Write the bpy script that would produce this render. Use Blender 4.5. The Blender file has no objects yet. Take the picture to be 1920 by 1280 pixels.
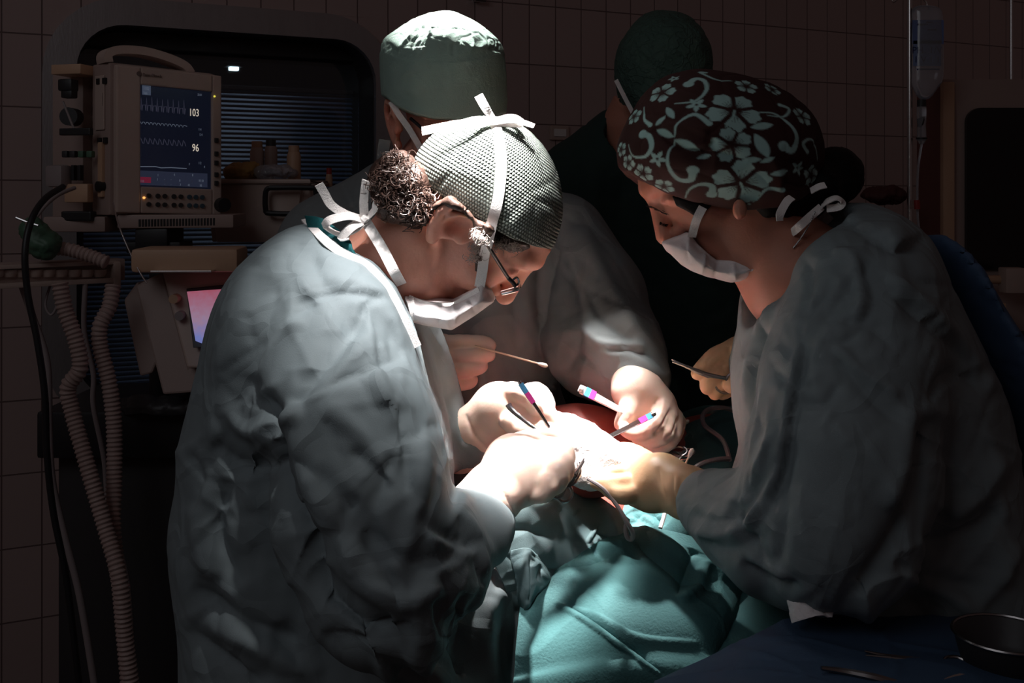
import bpy, bmesh, math, random
import numpy as np
from mathutils import Vector, Matrix
random.seed(7); rng = np.random.default_rng(7)
C = bpy.context.scene.collection
sc = bpy.context.scene
PI = math.pi

# ---------------------------------------------------------------- camera, world, lights, exposure
F = 2000.0; HOR = 370.0; EYE = 1.5          # focal length in pixels of the 1920 frame, horizon row, eye height
cam_d = bpy.data.cameras.new('camera'); cam = bpy.data.objects.new('camera', cam_d); C.objects.link(cam)
cam.location = (0, 0, EYE); cam.rotation_euler = (PI/2, 0, 0)
cam_d.sensor_width = 36; cam_d.lens = 36*F/1920; cam_d.shift_y = -(640-HOR)/1920; cam_d.clip_start = .05
sc.camera = cam
sc.view_settings.view_transform = 'Standard'; sc.view_settings.look = 'None'
sc.view_settings.gamma = 1; sc.view_settings.use_curve_mapping = False
sc.view_settings.exposure = 0.0
w = bpy.data.worlds.new('world'); sc.world = w; w.use_nodes = True
w.node_tree.nodes['Background'].inputs[0].default_value = (1.0, .66, .62, 1)
w.node_tree.nodes['Background'].inputs[1].default_value = .027

def spot(name, loc, aim, power, half_deg, blend, size, col=(1, 1, 1)):
    d = bpy.data.lights.new(name, 'SPOT'); d.energy = power; d.spot_size = math.radians(2*half_deg)
    d.spot_blend = blend; d.shadow_soft_size = size; d.color = col
    o = bpy.data.objects.new(name, d); C.objects.link(o); o.location = loc
    o.rotation_euler = (Vector(aim)-Vector(loc)).to_track_quat('-Z', 'Y').to_euler(); return o
def area(name, loc, aim, power, sx, sy, col=(1, 1, 1)):
    d = bpy.data.lights.new(name, 'AREA'); d.energy = power; d.shape = 'RECTANGLE'; d.size = sx; d.size_y = sy; d.color = col
    o = bpy.data.objects.new(name, d); C.objects.link(o); o.location = loc
    o.rotation_euler = (Vector(aim)-Vector(loc)).to_track_quat('-Z', 'Y').to_euler(); return o
# the operating lamp: heads above the field converging on it, and unseen fills added to lift the left figure and the room
spot('operating_lamp_rear', (-.27, 2.06, 2.55), (.05, 1.42, 1.15), 650, 5.6, .6, .06, (1, .95, .92))
spot('operating_lamp_middle', (-.04, 1.50, 2.62), (.075, 1.435, 1.15), 700, 4.9, .7, .06, (1, .95, .92))
spot('operating_lamp_middle', (.12, 1.55, 2.62), (.10, 1.455, 1.15), 420, 5.0, .7, .06, (1, .95, .92))
for k in range(3):
    an = k*2*PI/3
    spot('operating_lamp_front', (-.12+.12*math.cos(an), 1.08+.12*math.sin(an), 2.58), (-.05, 1.26, 1.56), 780, 4.9, .8, .03, (1, .95, .92))
spot('cheek_fill', (-.04, .80, 2.45), (-.125, 1.18, 1.41), 170, 8.5, 1, .06, (1, .96, .95))  # added fill aimed at the left surgeon's cheek and shoulder, not a lamp head
spot('gown_fill', (-.05, 1.35, 2.6), (-.15, 1.2, 1.4), 11, 21, 1, .2, (1, .97, .97))  # added wide soft fill to brighten the left gown
area('room_fill', (-1.2, -.3, 2.7), (.1, 1.4, 1.0), 4.0, 1.6, 1.0, (.90, .94, 1.0))  # unseen area fill added for the mid tones of the gowns

# ---------------------------------------------------------------- helpers
def P(px, py, Y): return np.array(((px-960)/F*Y, Y, EYE-(py-HOR)/F*Y))
def tag(o, label=None, cat=None, group=None, kind=None):
    if label: o['label'] = label
    if cat: o['category'] = cat
    if group: o['group'] = group
    if kind: o['kind'] = kind
    return o
def empty(name, loc, label, cat, group=None):
    o = bpy.data.objects.new(name, None); C.objects.link(o); o.location = loc; o.empty_display_size = .05
    bpy.context.view_layer.update(); return tag(o, label, cat, group)
def wloc(o):
    s = np.zeros(3)
    while o is not None: s = s+np.array(o.location); o = o.parent
    return s
def mesh(name, verts, faces, mat, parent=None, smooth=True):
    me = bpy.data.meshes.new(name)
    verts = np.asarray(verts, dtype=np.float64)
    verts = verts-wloc(parent)
    if isinstance(faces, np.ndarray):
        n = len(faces); k = faces.shape[1]
        me.vertices.add(len(verts)); me.vertices.foreach_set('co', verts.astype(np.float32).ravel())
        me.loops.add(n*k); me.loops.foreach_set('vertex_index', faces.astype(np.int32).ravel())
        me.polygons.add(n); me.polygons.foreach_set('loop_start', np.arange(0, n*k, k, dtype=np.int32))
        me.update(calc_edges=True)
    else:
        me.from_pydata([tuple(v) for v in verts], [], [tuple(f) for f in faces]); me.update()
    if smooth: me.polygons.foreach_set('use_smooth', [True]*len(me.polygons))
    if mat: me.materials.append(mat)
    o = bpy.data.objects.new(name, me); C.objects.link(o)
    if parent is not None: o.parent = parent
    return o
class MB:
    """collects shapes into one mesh"""
    def __init__(s): s.v = []; s.f = []
    def add(s, v, f):
        n = len(s.v); s.v += [tuple(map(float, a)) for a in v]; s.f += [tuple(i+n for i in q) for q in f]; return s
    def box(s, c, h, R=None, bev=.0):
        """box centre c, half sizes h, rotation matrix R (columns are axes), chamfered edges"""
        b = bmesh.new(); bmesh.ops.create_cube(b, size=2)
        for v in b.verts: v.co = Vector((v.co.x*h[0], v.co.y*h[1], v.co.z*h[2]))
        if bev > 0: bmesh.ops.bevel(b, geom=list(b.edges), offset=bev, segments=2, profile=.6, affect='EDGES')
        b.verts.index_update()
        M = np.eye(3) if R is None else np.array(R)
        v = [M@np.array(x.co)+np.array(c) for x in b.verts]; f = [[q.index for q in p.verts] for p in b.faces]
        b.free(); return s.add(v, f)
    def tube(s, pts, r, seg=10, cap=True, sm=0):
        pts = [np.array(p, float) for p in pts]
        rr = list(r) if hasattr(r, '__len__') else [r]*len(pts)
        if sm: pts, rr = crom(pts, rr, sm)
        n = len(pts); T = [pts[min(i+1, n-1)]-pts[max(i-1, 0)] for i in range(n)]
        T = [t/(np.linalg.norm(t)+1e-9) for t in T]
        a = np.array((0, 0, 1.)) if abs(T[0][2]) < .9 else np.array((1., 0, 0))
        u = np.cross(T[0], a); u /= np.linalg.norm(u); V = []; Fc = []
        for i in range(n):
            u = u-T[i]*np.dot(u, T[i]); u /= np.linalg.norm(u)+1e-9; q = np.cross(T[i], u)
            for k in range(seg):
                an = 2*PI*k/seg; V.append(pts[i]+rr[i]*(math.cos(an)*u+math.sin(an)*q))
        for i in range(n-1):
            for k in range(seg): Fc.append((i*seg+k, i*seg+(k+1) % seg, (i+1)*seg+(k+1) % seg, (i+1)*seg+k))
        if cap: Fc += [tuple(range(seg))[::-1], tuple((n-1)*seg+k for k in range(seg))]
        return s.add(V, Fc)
    def prism(s, poly, o, ux, uy, uz, th):
        """2-D polygon in the frame o + a*ux + b*uy, thick th along uz (centred)"""
        o, ux, uy, uz = map(lambda a: np.array(a, float), (o, ux, uy, uz)); n = len(poly)
        V = [o+a*ux+b*uy-uz*th/2 for a, b in poly]+[o+a*ux+b*uy+uz*th/2 for a, b in poly]
        Fc = [tuple(range(n))[::-1], tuple(range(n, 2*n))]+[(i, (i+1) % n, n+(i+1) % n, n+i) for i in range(n)]
        return s.add(V, Fc)
    def build(s, name, m, parent=None, smooth=False): 
        o = mesh(name, s.v, s.f, m, parent, False)
        if smooth:
            o.data.polygons.foreach_set('use_smooth', [True]*len(o.data.polygons))
            o.data.set_sharp_from_angle(angle=math.radians(40))
        return o
def crom(pts, rr, sub):
    pts = [np.array(p, float) for p in pts]; n = len(pts); out = []; ro = []
    for i in range(n-1):
        p0 = pts[max(i-1, 0)]; p1 = pts[i]; p2 = pts[i+1]; p3 = pts[min(i+2, n-1)]
        for k in range(sub):
            t = k/sub
            out.append(.5*((2*p1)+(-p0+p2)*t+(2*p0-5*p1+4*p2-p3)*t*t+(-p0+3*p1-3*p2+p3)*t**3)); ro.append(rr[i]*(1-t)+rr[i+1]*t)
    out.append(pts[-1]); ro.append(rr[-1]); return out, ro
def PP(l): return [P(*q) for q in l]
def ribbon(pts, w, nrm, th=.0008, sub=6, twist=0):
    """flat band along pts, wide w, facing nrm; returns an MB"""
    pts, _ = crom(pts, [1]*len(pts), sub); n = len(pts); nrm = np.array(nrm, float); V = []; Fc = []
    for i, p in enumerate(pts):
        t = pts[min(i+1, n-1)]-pts[max(i-1, 0)]; t /= np.linalg.norm(t)+1e-9
        a = twist*i/n; nn = nrm-t*np.dot(nrm, t); nn /= np.linalg.norm(nn)+1e-9
        s = np.cross(t, nn); s2 = s*math.cos(a)+nn*math.sin(a); n2 = nn*math.cos(a)-s*math.sin(a)
        for a_, b_ in ((-1, -1), (1, -1), (1, 1), (-1, 1)): V.append(p+s2*w/2*a_+n2*th*b_)
    for i in range(n-1):
        for k in range(4): Fc.append((i*4+k, i*4+(k+1) % 4, i*4+4+(k+1) % 4, i*4+4+k))
    Fc += [(3, 2, 1, 0), tuple(4*n-4+k for k in range(4))]
    m = MB(); m.add(V, Fc); return m

# ---------------------------------------------------------------- signed distance modelling
def seg_d(X, a, b, ra, rb):
    a = np.array(a, float); b = np.array(b, float); d = b-a; L = np.dot(d, d)+1e-12
    t = np.clip(((X-a)@d)/L, 0, 1)
    return np.linalg.norm(X-a-t[:, None]*d, axis=1)-(ra+(rb-ra)*t)
def smin(a, b, k):
    if k <= 0: return np.minimum(a, b)
    h = np.maximum(k-np.abs(a-b), 0)/k
    return np.minimum(a, b)-h*h*k*.25
def smax(a, b, k): return -smin(-a, -b, k)
def chain(X, pts, rr, k=.0):
    f = None
    for i in range(len(pts)-1):
        g = seg_d(X, pts[i], pts[i+1], rr[i], rr[i+1]); f = g if f is None else smin(f, g, k)
    return f
def ell(X, c, r, R=None):
    q = X-np.array(c)
    if R is not None: q = q@np.array(R)
    r = np.array(r, float); k0 = np.linalg.norm(q/r, axis=1); k1 = np.linalg.norm(q/(r*r), axis=1)+1e-9
    return k0*(k0-1)/k1
def poly_sd(p, poly):
    """signed distance of 2-D points p to polygon (negative inside)"""
    poly = np.array(poly, float); n = len(poly); d = np.full(len(p), 1e9); ins = np.zeros(len(p), bool)
    for i in range(n):
        a = poly[i]; b = poly[(i+1) % n]; e = b-a; q = p-a
        t = np.clip((q@e)/(e@e+1e-12), 0, 1); d = np.minimum(d, np.linalg.norm(q-t[:, None]*e, axis=1))
        c = (a[1] > p[:, 1]) != (b[1] > p[:, 1])
        if abs(e[1]) > 1e-12: ins ^= c & (p[:, 0] < e[0]*(p[:, 1]-a[1])/e[1]+a[0])
    return np.where(ins, -d, d)
def pxpoly(pts, Y0, sm=4):
    """pixel outline -> closed outline in metres on the plane at distance Y0"""
    q = [np.array(P(a, b, Y0))[[0, 2]] for a, b in pts]
    if sm:
        n = len(q); o = []
        for i in range(n):
            p0, p1, p2, p3 = q[i-1], q[i], q[(i+1) % n], q[(i+2) % n]
            for k in range(sm):
                t = k/sm; o.append(.5*((2*p1)+(-p0+p2)*t+(2*p0-5*p1+4*p2-p3)*t*t+(-p0+3*p1-3*p2+p3)*t**3))
        q = o
    return np.array(q)
def infl(X, poly, Yf, tmax, R):
    """rounded solid whose outline is poly: half thickness tmax, rounding radius R"""
    s = poly_sd(X[:, [0, 2]], poly); Y = Yf(X) if callable(Yf) else Yf
    q = np.maximum(0, 1+s/R); v = (X[:, 1]-Y)/tmax
    return (np.sqrt(q*q+v*v)-1)*min(R, tmax)
def frame(fwd, up):
    f = np.array(fwd, float); f /= np.linalg.norm(f); u = np.array(up, float); u -= f*np.dot(u, f); u /= np.linalg.norm(u)
    return np.column_stack((np.cross(f, u), f, u))       # columns right, forward, up
def axis(lo, hi, fine, coarse=None, flo=None, fhi=None):
    if coarse is None: return np.arange(lo, hi+fine, fine)
    a = []
    x = lo
    while x < hi+1e-6:
        a.append(x); d = 0 if flo <= x <= fhi else min(abs(x-flo), abs(x-fhi))
        x += min(coarse, fine+d*.25)
    return np.array(a)
def nets(f, xs, ys, zs, B=6):
    nx, ny, nz = len(xs), len(ys), len(zs)
    G = np.empty((nx, ny, nz), np.float32)
    bx, by, bz = [np.arange(0, n, B) for n in (nx, ny, nz)]
    def cen(a, b): lo = a[b]; hi = a[np.minimum(b+B, len(a)-1)]; return (lo+hi)/2, (hi-lo)/2
    (cx, hx), (cy, hy), (cz, hz) = cen(xs, bx), cen(ys, by), cen(zs, bz)
    g = np.stack(np.meshgrid(cx, cy, cz, indexing='ij'), -1).reshape(-1, 3)
    hh = np.stack(np.meshgrid(hx, hy, hz, indexing='ij'), -1).reshape(-1, 3)
    fc = f(g); act = np.abs(fc) < np.linalg.norm(hh, axis=1)*1.6+.006
    fcg = fc.reshape(len(bx), len(by), len(bz)); ac = act.reshape(fcg.shape)
    G[:] = np.repeat(np.repeat(np.repeat(fcg, B, 0)[:nx], B, 1)[:, :ny], B, 2)[:, :, :nz]
    idx = np.argwhere(ac)
    for c0 in range(0, len(idx), 600):
        ii = idx[c0:c0+600]; o = np.arange(B)
        I = (ii[:, 0, None]*B+o)[:, :, None, None]; J = (ii[:, 1, None]*B+o)[:, None, :, None]; K = (ii[:, 2, None]*B+o)[:, None, None, :]
        I, J, K = [a.reshape(-1) for a in np.broadcast_arrays(I, J, K)]
        ok = (I < nx) & (J < ny) & (K < nz); I, J, K = I[ok], J[ok], K[ok]
        G[I, J, K] = f(np.stack((xs[I], ys[J], zs[K]), -1))
    G[0] = G[-1] = 1; G[:, 0] = G[:, -1] = 1; G[:, :, 0] = G[:, :, -1] = 1
    S = G < 0
    cnt = np.zeros((nx-1, ny-1, nz-1), np.int8)
    for a in (0, 1):
        for b in (0, 1):
            for c in (0, 1): cnt += S[a:nx-1+a, b:ny-1+b, c:nz-1+c]
    A = np.argwhere((cnt > 0) & (cnt < 8)); ids = np.full(cnt.shape, -1, np.int32); ids[A[:, 0], A[:, 1], A[:, 2]] = np.arange(len(A))
    acc = np.zeros((len(A), 3)); num = np.zeros(len(A))
    cor = [(a, b, c) for a in (0, 1) for b in (0, 1) for c in (0, 1)]
    for p in cor:
        for d in range(3):
            if p[d]: continue
            q = list(p); q[d] = 1
            i0 = A+np.array(p); i1 = A+np.array(q)
            v0 = G[i0[:, 0], i0[:, 1], i0[:, 2]]; v1 = G[i1[:, 0], i1[:, 1], i1[:, 2]]
            m = (v0 < 0) != (v1 < 0); t = np.where(m, v0/(v0-v1+1e-12), 0)
            p0 = np.stack((xs[i0[:, 0]], ys[i0[:, 1]], zs[i0[:, 2]]), -1); p1 = np.stack((xs[i1[:, 0]], ys[i1[:, 1]], zs[i1[:, 2]]), -1)
            acc += np.where(m[:, None], p0+(p1-p0)*t[:, None], 0); num += m
    V = acc/num[:, None]; Fs = []
    for d in range(3):
        s0 = [slice(1, -1)]*3; s1 = [slice(1, -1)]*3
        s0[d] = slice(0, -1); s1[d] = slice(1, None)
        a = S[tuple(s0)]; b = S[tuple(s1)]; E = np.argwhere(a != b); off = np.ones(3, int); off[d] = 0; E0 = E+off
        d1, d2 = (d+1) % 3, (d+2) % 3; e1 = np.zeros(3, int); e1[d1] = 1; e2 = np.zeros(3, int); e2[d2] = 1
        q = [E0-e1-e2, E0-e2, E0, E0-e1]; q = np.stack([ids[k[:, 0], k[:, 1], k[:, 2]] for k in q], -1)
        fl = a[E[:, 0], E[:, 1], E[:, 2]]; q = np.where(fl[:, None], q, q[:, ::-1]); Fs.append(q)
    return V, np.concatenate(Fs)
def normals(V, Q):
    n = np.cross(V[Q[:, 2]]-V[Q[:, 0]], V[Q[:, 3]]-V[Q[:, 1]]); N = np.zeros_like(V)
    for k in range(4):
        for c in range(3): N[:, c] += np.bincount(Q[:, k], n[:, c], len(V))
    return N/(np.linalg.norm(N, axis=1)[:, None]+1e-12)
def relax(V, Q, it=1):
    for _ in range(it):
        S = np.zeros_like(V); n = np.zeros(len(V))
        for a, b in ((0, 1), (1, 2), (2, 3), (3, 0)):
            for c in range(3): S[:, c] += np.bincount(Q[:, a], V[Q[:, b], c], len(V))+np.bincount(Q[:, b], V[Q[:, a], c], len(V))
            n += np.bincount(Q[:, a], minlength=len(V))+np.bincount(Q[:, b], minlength=len(V))
        V = V*.4+.6*S/np.maximum(n, 1)[:, None]
    return V
def px_of(V): return np.stack((960+F*V[:, 0]/V[:, 1], HOR-F*(V[:, 2]-EYE)/V[:, 1]), -1)
def folds(V, N, L, front=True, ylim=None):
    """press creases into cloth: (kind, pixel polyline, width in px, height in mm)"""
    q = px_of(V); D = np.zeros(len(V))
    for kind, pl, wd, amp in L:
        pl, _ = crom([np.array(p, float) for p in pl], [1]*len(pl), 5); pl = np.array(pl)
        lo = pl.min(0)-wd*4; hi = pl.max(0)+wd*4
        m = np.where((q > lo).all(1) & (q < hi).all(1))[0]
        if not len(m): continue
        p = q[m]; best = np.full(len(m), 1e9); sg = np.zeros(len(m)); tt = np.zeros(len(m)); n = len(pl)
        for i in range(n-1):
            a = pl[i]; e = pl[i+1]-a; t = np.clip(((p-a)@e)/(e@e+1e-9), 0, 1); r = p-a-t[:, None]*e; d = np.linalg.norm(r, axis=1)
            u = d < best; best[u] = d[u]; sg[u] = np.sign(e[0]*r[u, 1]-e[1]*r[u, 0]); tt[u] = (i+t[u])/(n-1)
        end = np.clip(np.minimum(tt, 1-tt)*5, 0, 1)**.7; end = np.maximum(end, .0)
        if kind == 'r': h = np.exp(-(best/wd)**2)
        elif kind == 'c': h = np.exp(-best/wd)                     # sharp crease
        elif kind == 's': h = np.where(sg > 0, 1, -.25)*np.tanh(best/3)*np.exp(-best/wd)   # a layer that ends: right side of travel raised
        D[m] += amp*.001*h*end
    wgt = np.clip(-N[:, 1]*1.6+.35, 0, 1) if front else 1
    return V+N*(D*wgt)[:, None]
def random_creases(poly, n, seed, flow=1.2, broad=16):
    """long creases scattered over a picture region: n thin sharp ones, some broad soft folds under them"""
    r = np.random.default_rng(seed); poly = np.array(poly, float); L = []
    while len(L) < n+broad:
        p = poly.min(0)+(poly.max(0)-poly.min(0))*r.random(2)
        if poly_sd(p[None], poly)[0] > -6: continue
        b = len(L) < broad; an = flow+r.normal()*(.3 if b else .55)
        d = np.array((math.cos(an), math.sin(an)))*((140+160*r.random()) if b else 50+200*r.random()**2); m = p+d/2+np.array((-d[1], d[0]))*r.normal()*.06
        L.append(('r' if b else 'c', [tuple(p-d*.3), tuple(m-d*.3), tuple(p+d*.7)], (13+r.random()*12) if b else 3.5+r.random()*4, ((5+3*r.random()) if b else 1.6+r.random()*1.6)*(-1 if r.random() < .55 else 1)))
    return L
def facets(V, N, scale, amp, n=500, stretch=(1, 1, 1), seed=1):
    """paper-like crumple: distance to scattered points"""
    r = np.random.default_rng(seed); lo = V.min(0); hi = V.max(0)
    vol = np.prod((hi-lo)); n = int(min(900, max(30, vol/scale**3)))
    S = (lo+(hi-lo)*r.random((n, 3)))*np.array(stretch); W = V*np.array(stretch)
    W = W+.3*scale*np.sin(W[:, [1, 2, 0]]*7/scale*.5+1.3)
    f1 = np.full(len(V), 9.); f2 = np.full(len(V), 9.)
    for s in S:
        d = np.linalg.norm(W-s, axis=1); f2 = np.minimum(f2, np.maximum(f1, d)); f1 = np.minimum(f1, d)
    h = np.clip(f1/scale, 0, 1.2)-.5-.5*np.exp(-((f2-f1)/scale*6))
    return V+N*(amp*h)[:, None]
def patch(net, res=40, sub=None):
    """smooth sheet through a net of (px, py, Y) points; returns verts, quads"""
    G = np.array([[P(*q) for q in row] for row in net]); 
    def cr(A, m):
        n = len(A); out = []
        for u in np.linspace(0, n-1, m):
            i = min(int(u), n-2); t = u-i; p0, p1, p2, p3 = A[max(i-1, 0)], A[i], A[i+1], A[min(i+2, n-1)]
            out.append(.5*((2*p1)+(-p0+p2)*t+(2*p0-5*p1+4*p2-p3)*t*t+(-p0+3*p1-3*p2+p3)*t**3))
        return np.array(out)
    A = cr(G, res); A = np.swapaxes(cr(np.swapaxes(A, 0, 1), res), 0, 1)
    i, j = np.meshgrid(np.arange(res-1), np.arange(res-1), indexing='ij'); i = i.ravel(); j = j.ravel()
    Q = np.stack((i*res+j, i*res+j+1, (i+1)*res+j+1, (i+1)*res+j), -1)
    return A.reshape(-1, 3), Q
def sheet(name, net, res, mat, parent=None, th=.003, fl=(), crumple=None, flip=False):
    V, Q = patch(net, res)
    if flip: Q = Q[:, ::-1]
    N = normals(V, Q); s = np.where(N[:, 1]-N[:, 2]*.8 > 0, -1., 1.)[:, None]
    if crumple: V = facets(V, N, crumple[0], crumple[1], seed=crumple[2] if len(crumple) > 2 else 1)
    if fl: V = folds(V, N*s, fl)
    o = mesh(name, V, Q, mat, parent); m = o.modifiers.new('thick', 'SOLIDIFY'); m.thickness = th; m.offset = 0
    return o

def build_sdf(name, f, box, fine, mat, parent=None, coarse=None, zf=None, xf=None, yf=None, rel=1, post=None):
    (x0, x1), (y0, y1), (z0, z1) = box
    ax = axis(x0, x1, fine, coarse if xf else None, *(xf or (0, 0))); ay = axis(y0, y1, fine, coarse if yf else None, *(yf or (0, 0))); az = axis(z0, z1, fine, coarse if zf else None, *(zf or (0, 0)))
    V, Q = nets(f, ax, ay, az)
    if rel: V = relax(V, Q, rel)
    if post: V = post(V, Q)
    return mesh(name, V, Q, mat, parent)
def bbox(pts, pad):
    p = np.array(pts); return [(p[:, i].min()-pad, p[:, i].max()+pad) for i in range(3)]
def font_mesh(name, s, h, m, par, mw, center=False):
    """lettering as a plain mesh"""
    c = bpy.data.curves.new(name, 'FONT'); c.body = s; c.size = h; c.extrude = .0003; c.resolution_u = 3
    if center: c.align_x = 'CENTER'
    t = bpy.data.objects.new(name+'_tmp', c); C.objects.link(t); bpy.context.view_layer.update()
    me = bpy.data.meshes.new_from_object(t.evaluated_get(bpy.context.evaluated_depsgraph_get())); bpy.data.objects.remove(t)
    me.transform(mw); 
    me.transform(Matrix.Translation(-Vector(wloc(par))))
    me.materials.clear(); me.materials.append(m); o = bpy.data.objects.new(name, me); C.objects.link(o); o.parent = par; return o
# ---------------------------------------------------------------- materials
def nt(name):
    m = bpy.data.materials.new(name); m.use_nodes = True; t = m.node_tree; b = t.nodes['Principled BSDF']; return m, t, b
def node(t, ty, **kw):
    n = t.nodes.new(ty)
    for k, v in kw.items():
        if k.startswith('i_'):
            n.inputs[k[2:].replace('_', ' ')].default_value = v
        else: setattr(n, k, v)
    return n
def pmat(name, col, rough=.6, metal=0, spec=.5, vary=.0, vscale=8, bump=0, bscale=60, sss=0, emit=None, es=1, coat=0, trans=0, alpha=1, stretch=None):
    m, t, b = nt(name); b.inputs['Base Color'].default_value = (*col, 1); b.inputs['Roughness'].default_value = rough
    b.inputs['Metallic'].default_value = metal; b.inputs['Specular IOR Level'].default_value = spec
    tc = node(t, 'ShaderNodeTexCoord'); mp = node(t, 'ShaderNodeMapping'); t.links.new(tc.outputs['Object'], mp.inputs[0])
    if stretch: mp.inputs['Scale'].default_value = stretch
    if vary:
        nz = node(t, 'ShaderNodeTexNoise', i_Scale=vscale, i_Detail=5.0); t.links.new(mp.outputs[0], nz.inputs['Vector'])
        mx = node(t, 'ShaderNodeMix', data_type='RGBA'); mx.inputs[6].default_value = (*[c*(1-vary) for c in col], 1); mx.inputs[7].default_value = (*[min(1, c*(1+vary)) for c in col], 1)
        t.links.new(nz.outputs['Fac'], mx.inputs[0]); t.links.new(mx.outputs[2], b.inputs['Base Color'])
    if bump:
        n2 = node(t, 'ShaderNodeTexNoise', i_Scale=bscale, i_Detail=4.0); t.links.new(mp.outputs[0], n2.inputs['Vector'])
        bp = node(t, 'ShaderNodeBump', i_Strength=min(1, bump), i_Distance=.002); t.links.new(n2.outputs['Fac'], bp.inputs['Height']); t.links.new(bp.outputs[0], b.inputs['Normal'])
    if sss: b.inputs['Subsurface Weight'].default_value = sss; b.inputs['Subsurface Radius'].default_value = (1, .35, .2); b.inputs['Subsurface Scale'].default_value = .012
    if emit: b.inputs['Emission Color'].default_value = (*emit, 1); b.inputs['Emission Strength'].default_value = es
    if trans: b.inputs['Transmission Weight'].default_value = trans
    if alpha < 1: b.inputs['Alpha'].default_value = alpha
    if coat: b.inputs['Coat Weight'].default_value = coat
    return m
def cloth(name, col, wr=.5, wscale=14, fine=.25, rough=.72, vary=.08, fscale=900, stretch=(1, 1, 1)):
    """disposable non-woven: sharp paper-like wrinkles, soft creases and a fine embossed grain"""
    m, t, b = nt(name); b.inputs['Roughness'].default_value = rough; b.inputs['Specular IOR Level'].default_value = .35
    tc = node(t, 'ShaderNodeTexCoord'); mp = node(t, 'ShaderNodeMapping'); mp.inputs['Scale'].default_value = stretch; t.links.new(tc.outputs['Object'], mp.inputs[0])
    wn = node(t, 'ShaderNodeTexNoise', i_Scale=wscale*.6, i_Detail=3.0); t.links.new(mp.outputs[0], wn.inputs['Vector'])
    ad = node(t, 'ShaderNodeVectorMath', operation='MULTIPLY_ADD'); ad.inputs[1].default_value = (.12, .12, .12)
    t.links.new(wn.outputs['Color'], ad.inputs[0]); t.links.new(mp.outputs[0], ad.inputs[2])
    v1 = node(t, 'ShaderNodeTexVoronoi', feature='DISTANCE_TO_EDGE', i_Scale=wscale); t.links.new(ad.outputs[0], v1.inputs['Vector'])
    cl = node(t, 'ShaderNodeMath', operation='MINIMUM'); cl.inputs[1].default_value = .12; t.links.new(v1.outputs['Distance'], cl.inputs[0])
    sc1 = node(t, 'ShaderNodeMath', operation='MULTIPLY'); sc1.inputs[1].default_value = -2.0; t.links.new(cl.outputs[0], sc1.inputs[0])
    n1 = node(t, 'ShaderNodeTexNoise', i_Scale=wscale*1.3, i_Detail=6.0, i_Roughness=.55); n1.noise_type = 'RIDGED_MULTIFRACTAL' ; t.links.new(ad.outputs[0], n1.inputs['Vector'])
    s = node(t, 'ShaderNodeMath', operation='MULTIPLY_ADD'); s.inputs[1].default_value = .35; t.links.new(n1.outputs['Fac'], s.inputs[0]); t.links.new(sc1.outputs[0], s.inputs[2])
    b1 = node(t, 'ShaderNodeBump', i_Strength=wr, i_Distance=.012); t.links.new(s.outputs[0], b1.inputs['Height'])
    n2 = node(t, 'ShaderNodeTexNoise', i_Scale=fscale, i_Detail=2.0); t.links.new(mp.outputs[0], n2.inputs['Vector'])
    b2 = node(t, 'ShaderNodeBump', i_Strength=fine, i_Distance=.0008); t.links.new(n2.outputs['Fac'], b2.inputs['Height']); t.links.new(b1.outputs[0], b2.inputs['Normal']); t.links.new(b2.outputs[0], b.inputs['Normal'])
    nz = node(t, 'ShaderNodeTexNoise', i_Scale=6.0, i_Detail=4.0); t.links.new(mp.outputs[0], nz.inputs['Vector'])
    mx = node(t, 'ShaderNodeMix', data_type='RGBA'); mx.inputs[6].default_value = (*[c*(1-vary) for c in col], 1); mx.inputs[7].default_value = (*[c*(1+vary) for c in col], 1)
    t.links.new(nz.outputs['Fac'], mx.inputs[0]); t.links.new(mx.outputs[2], b.inputs['Base Color']); return m
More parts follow.
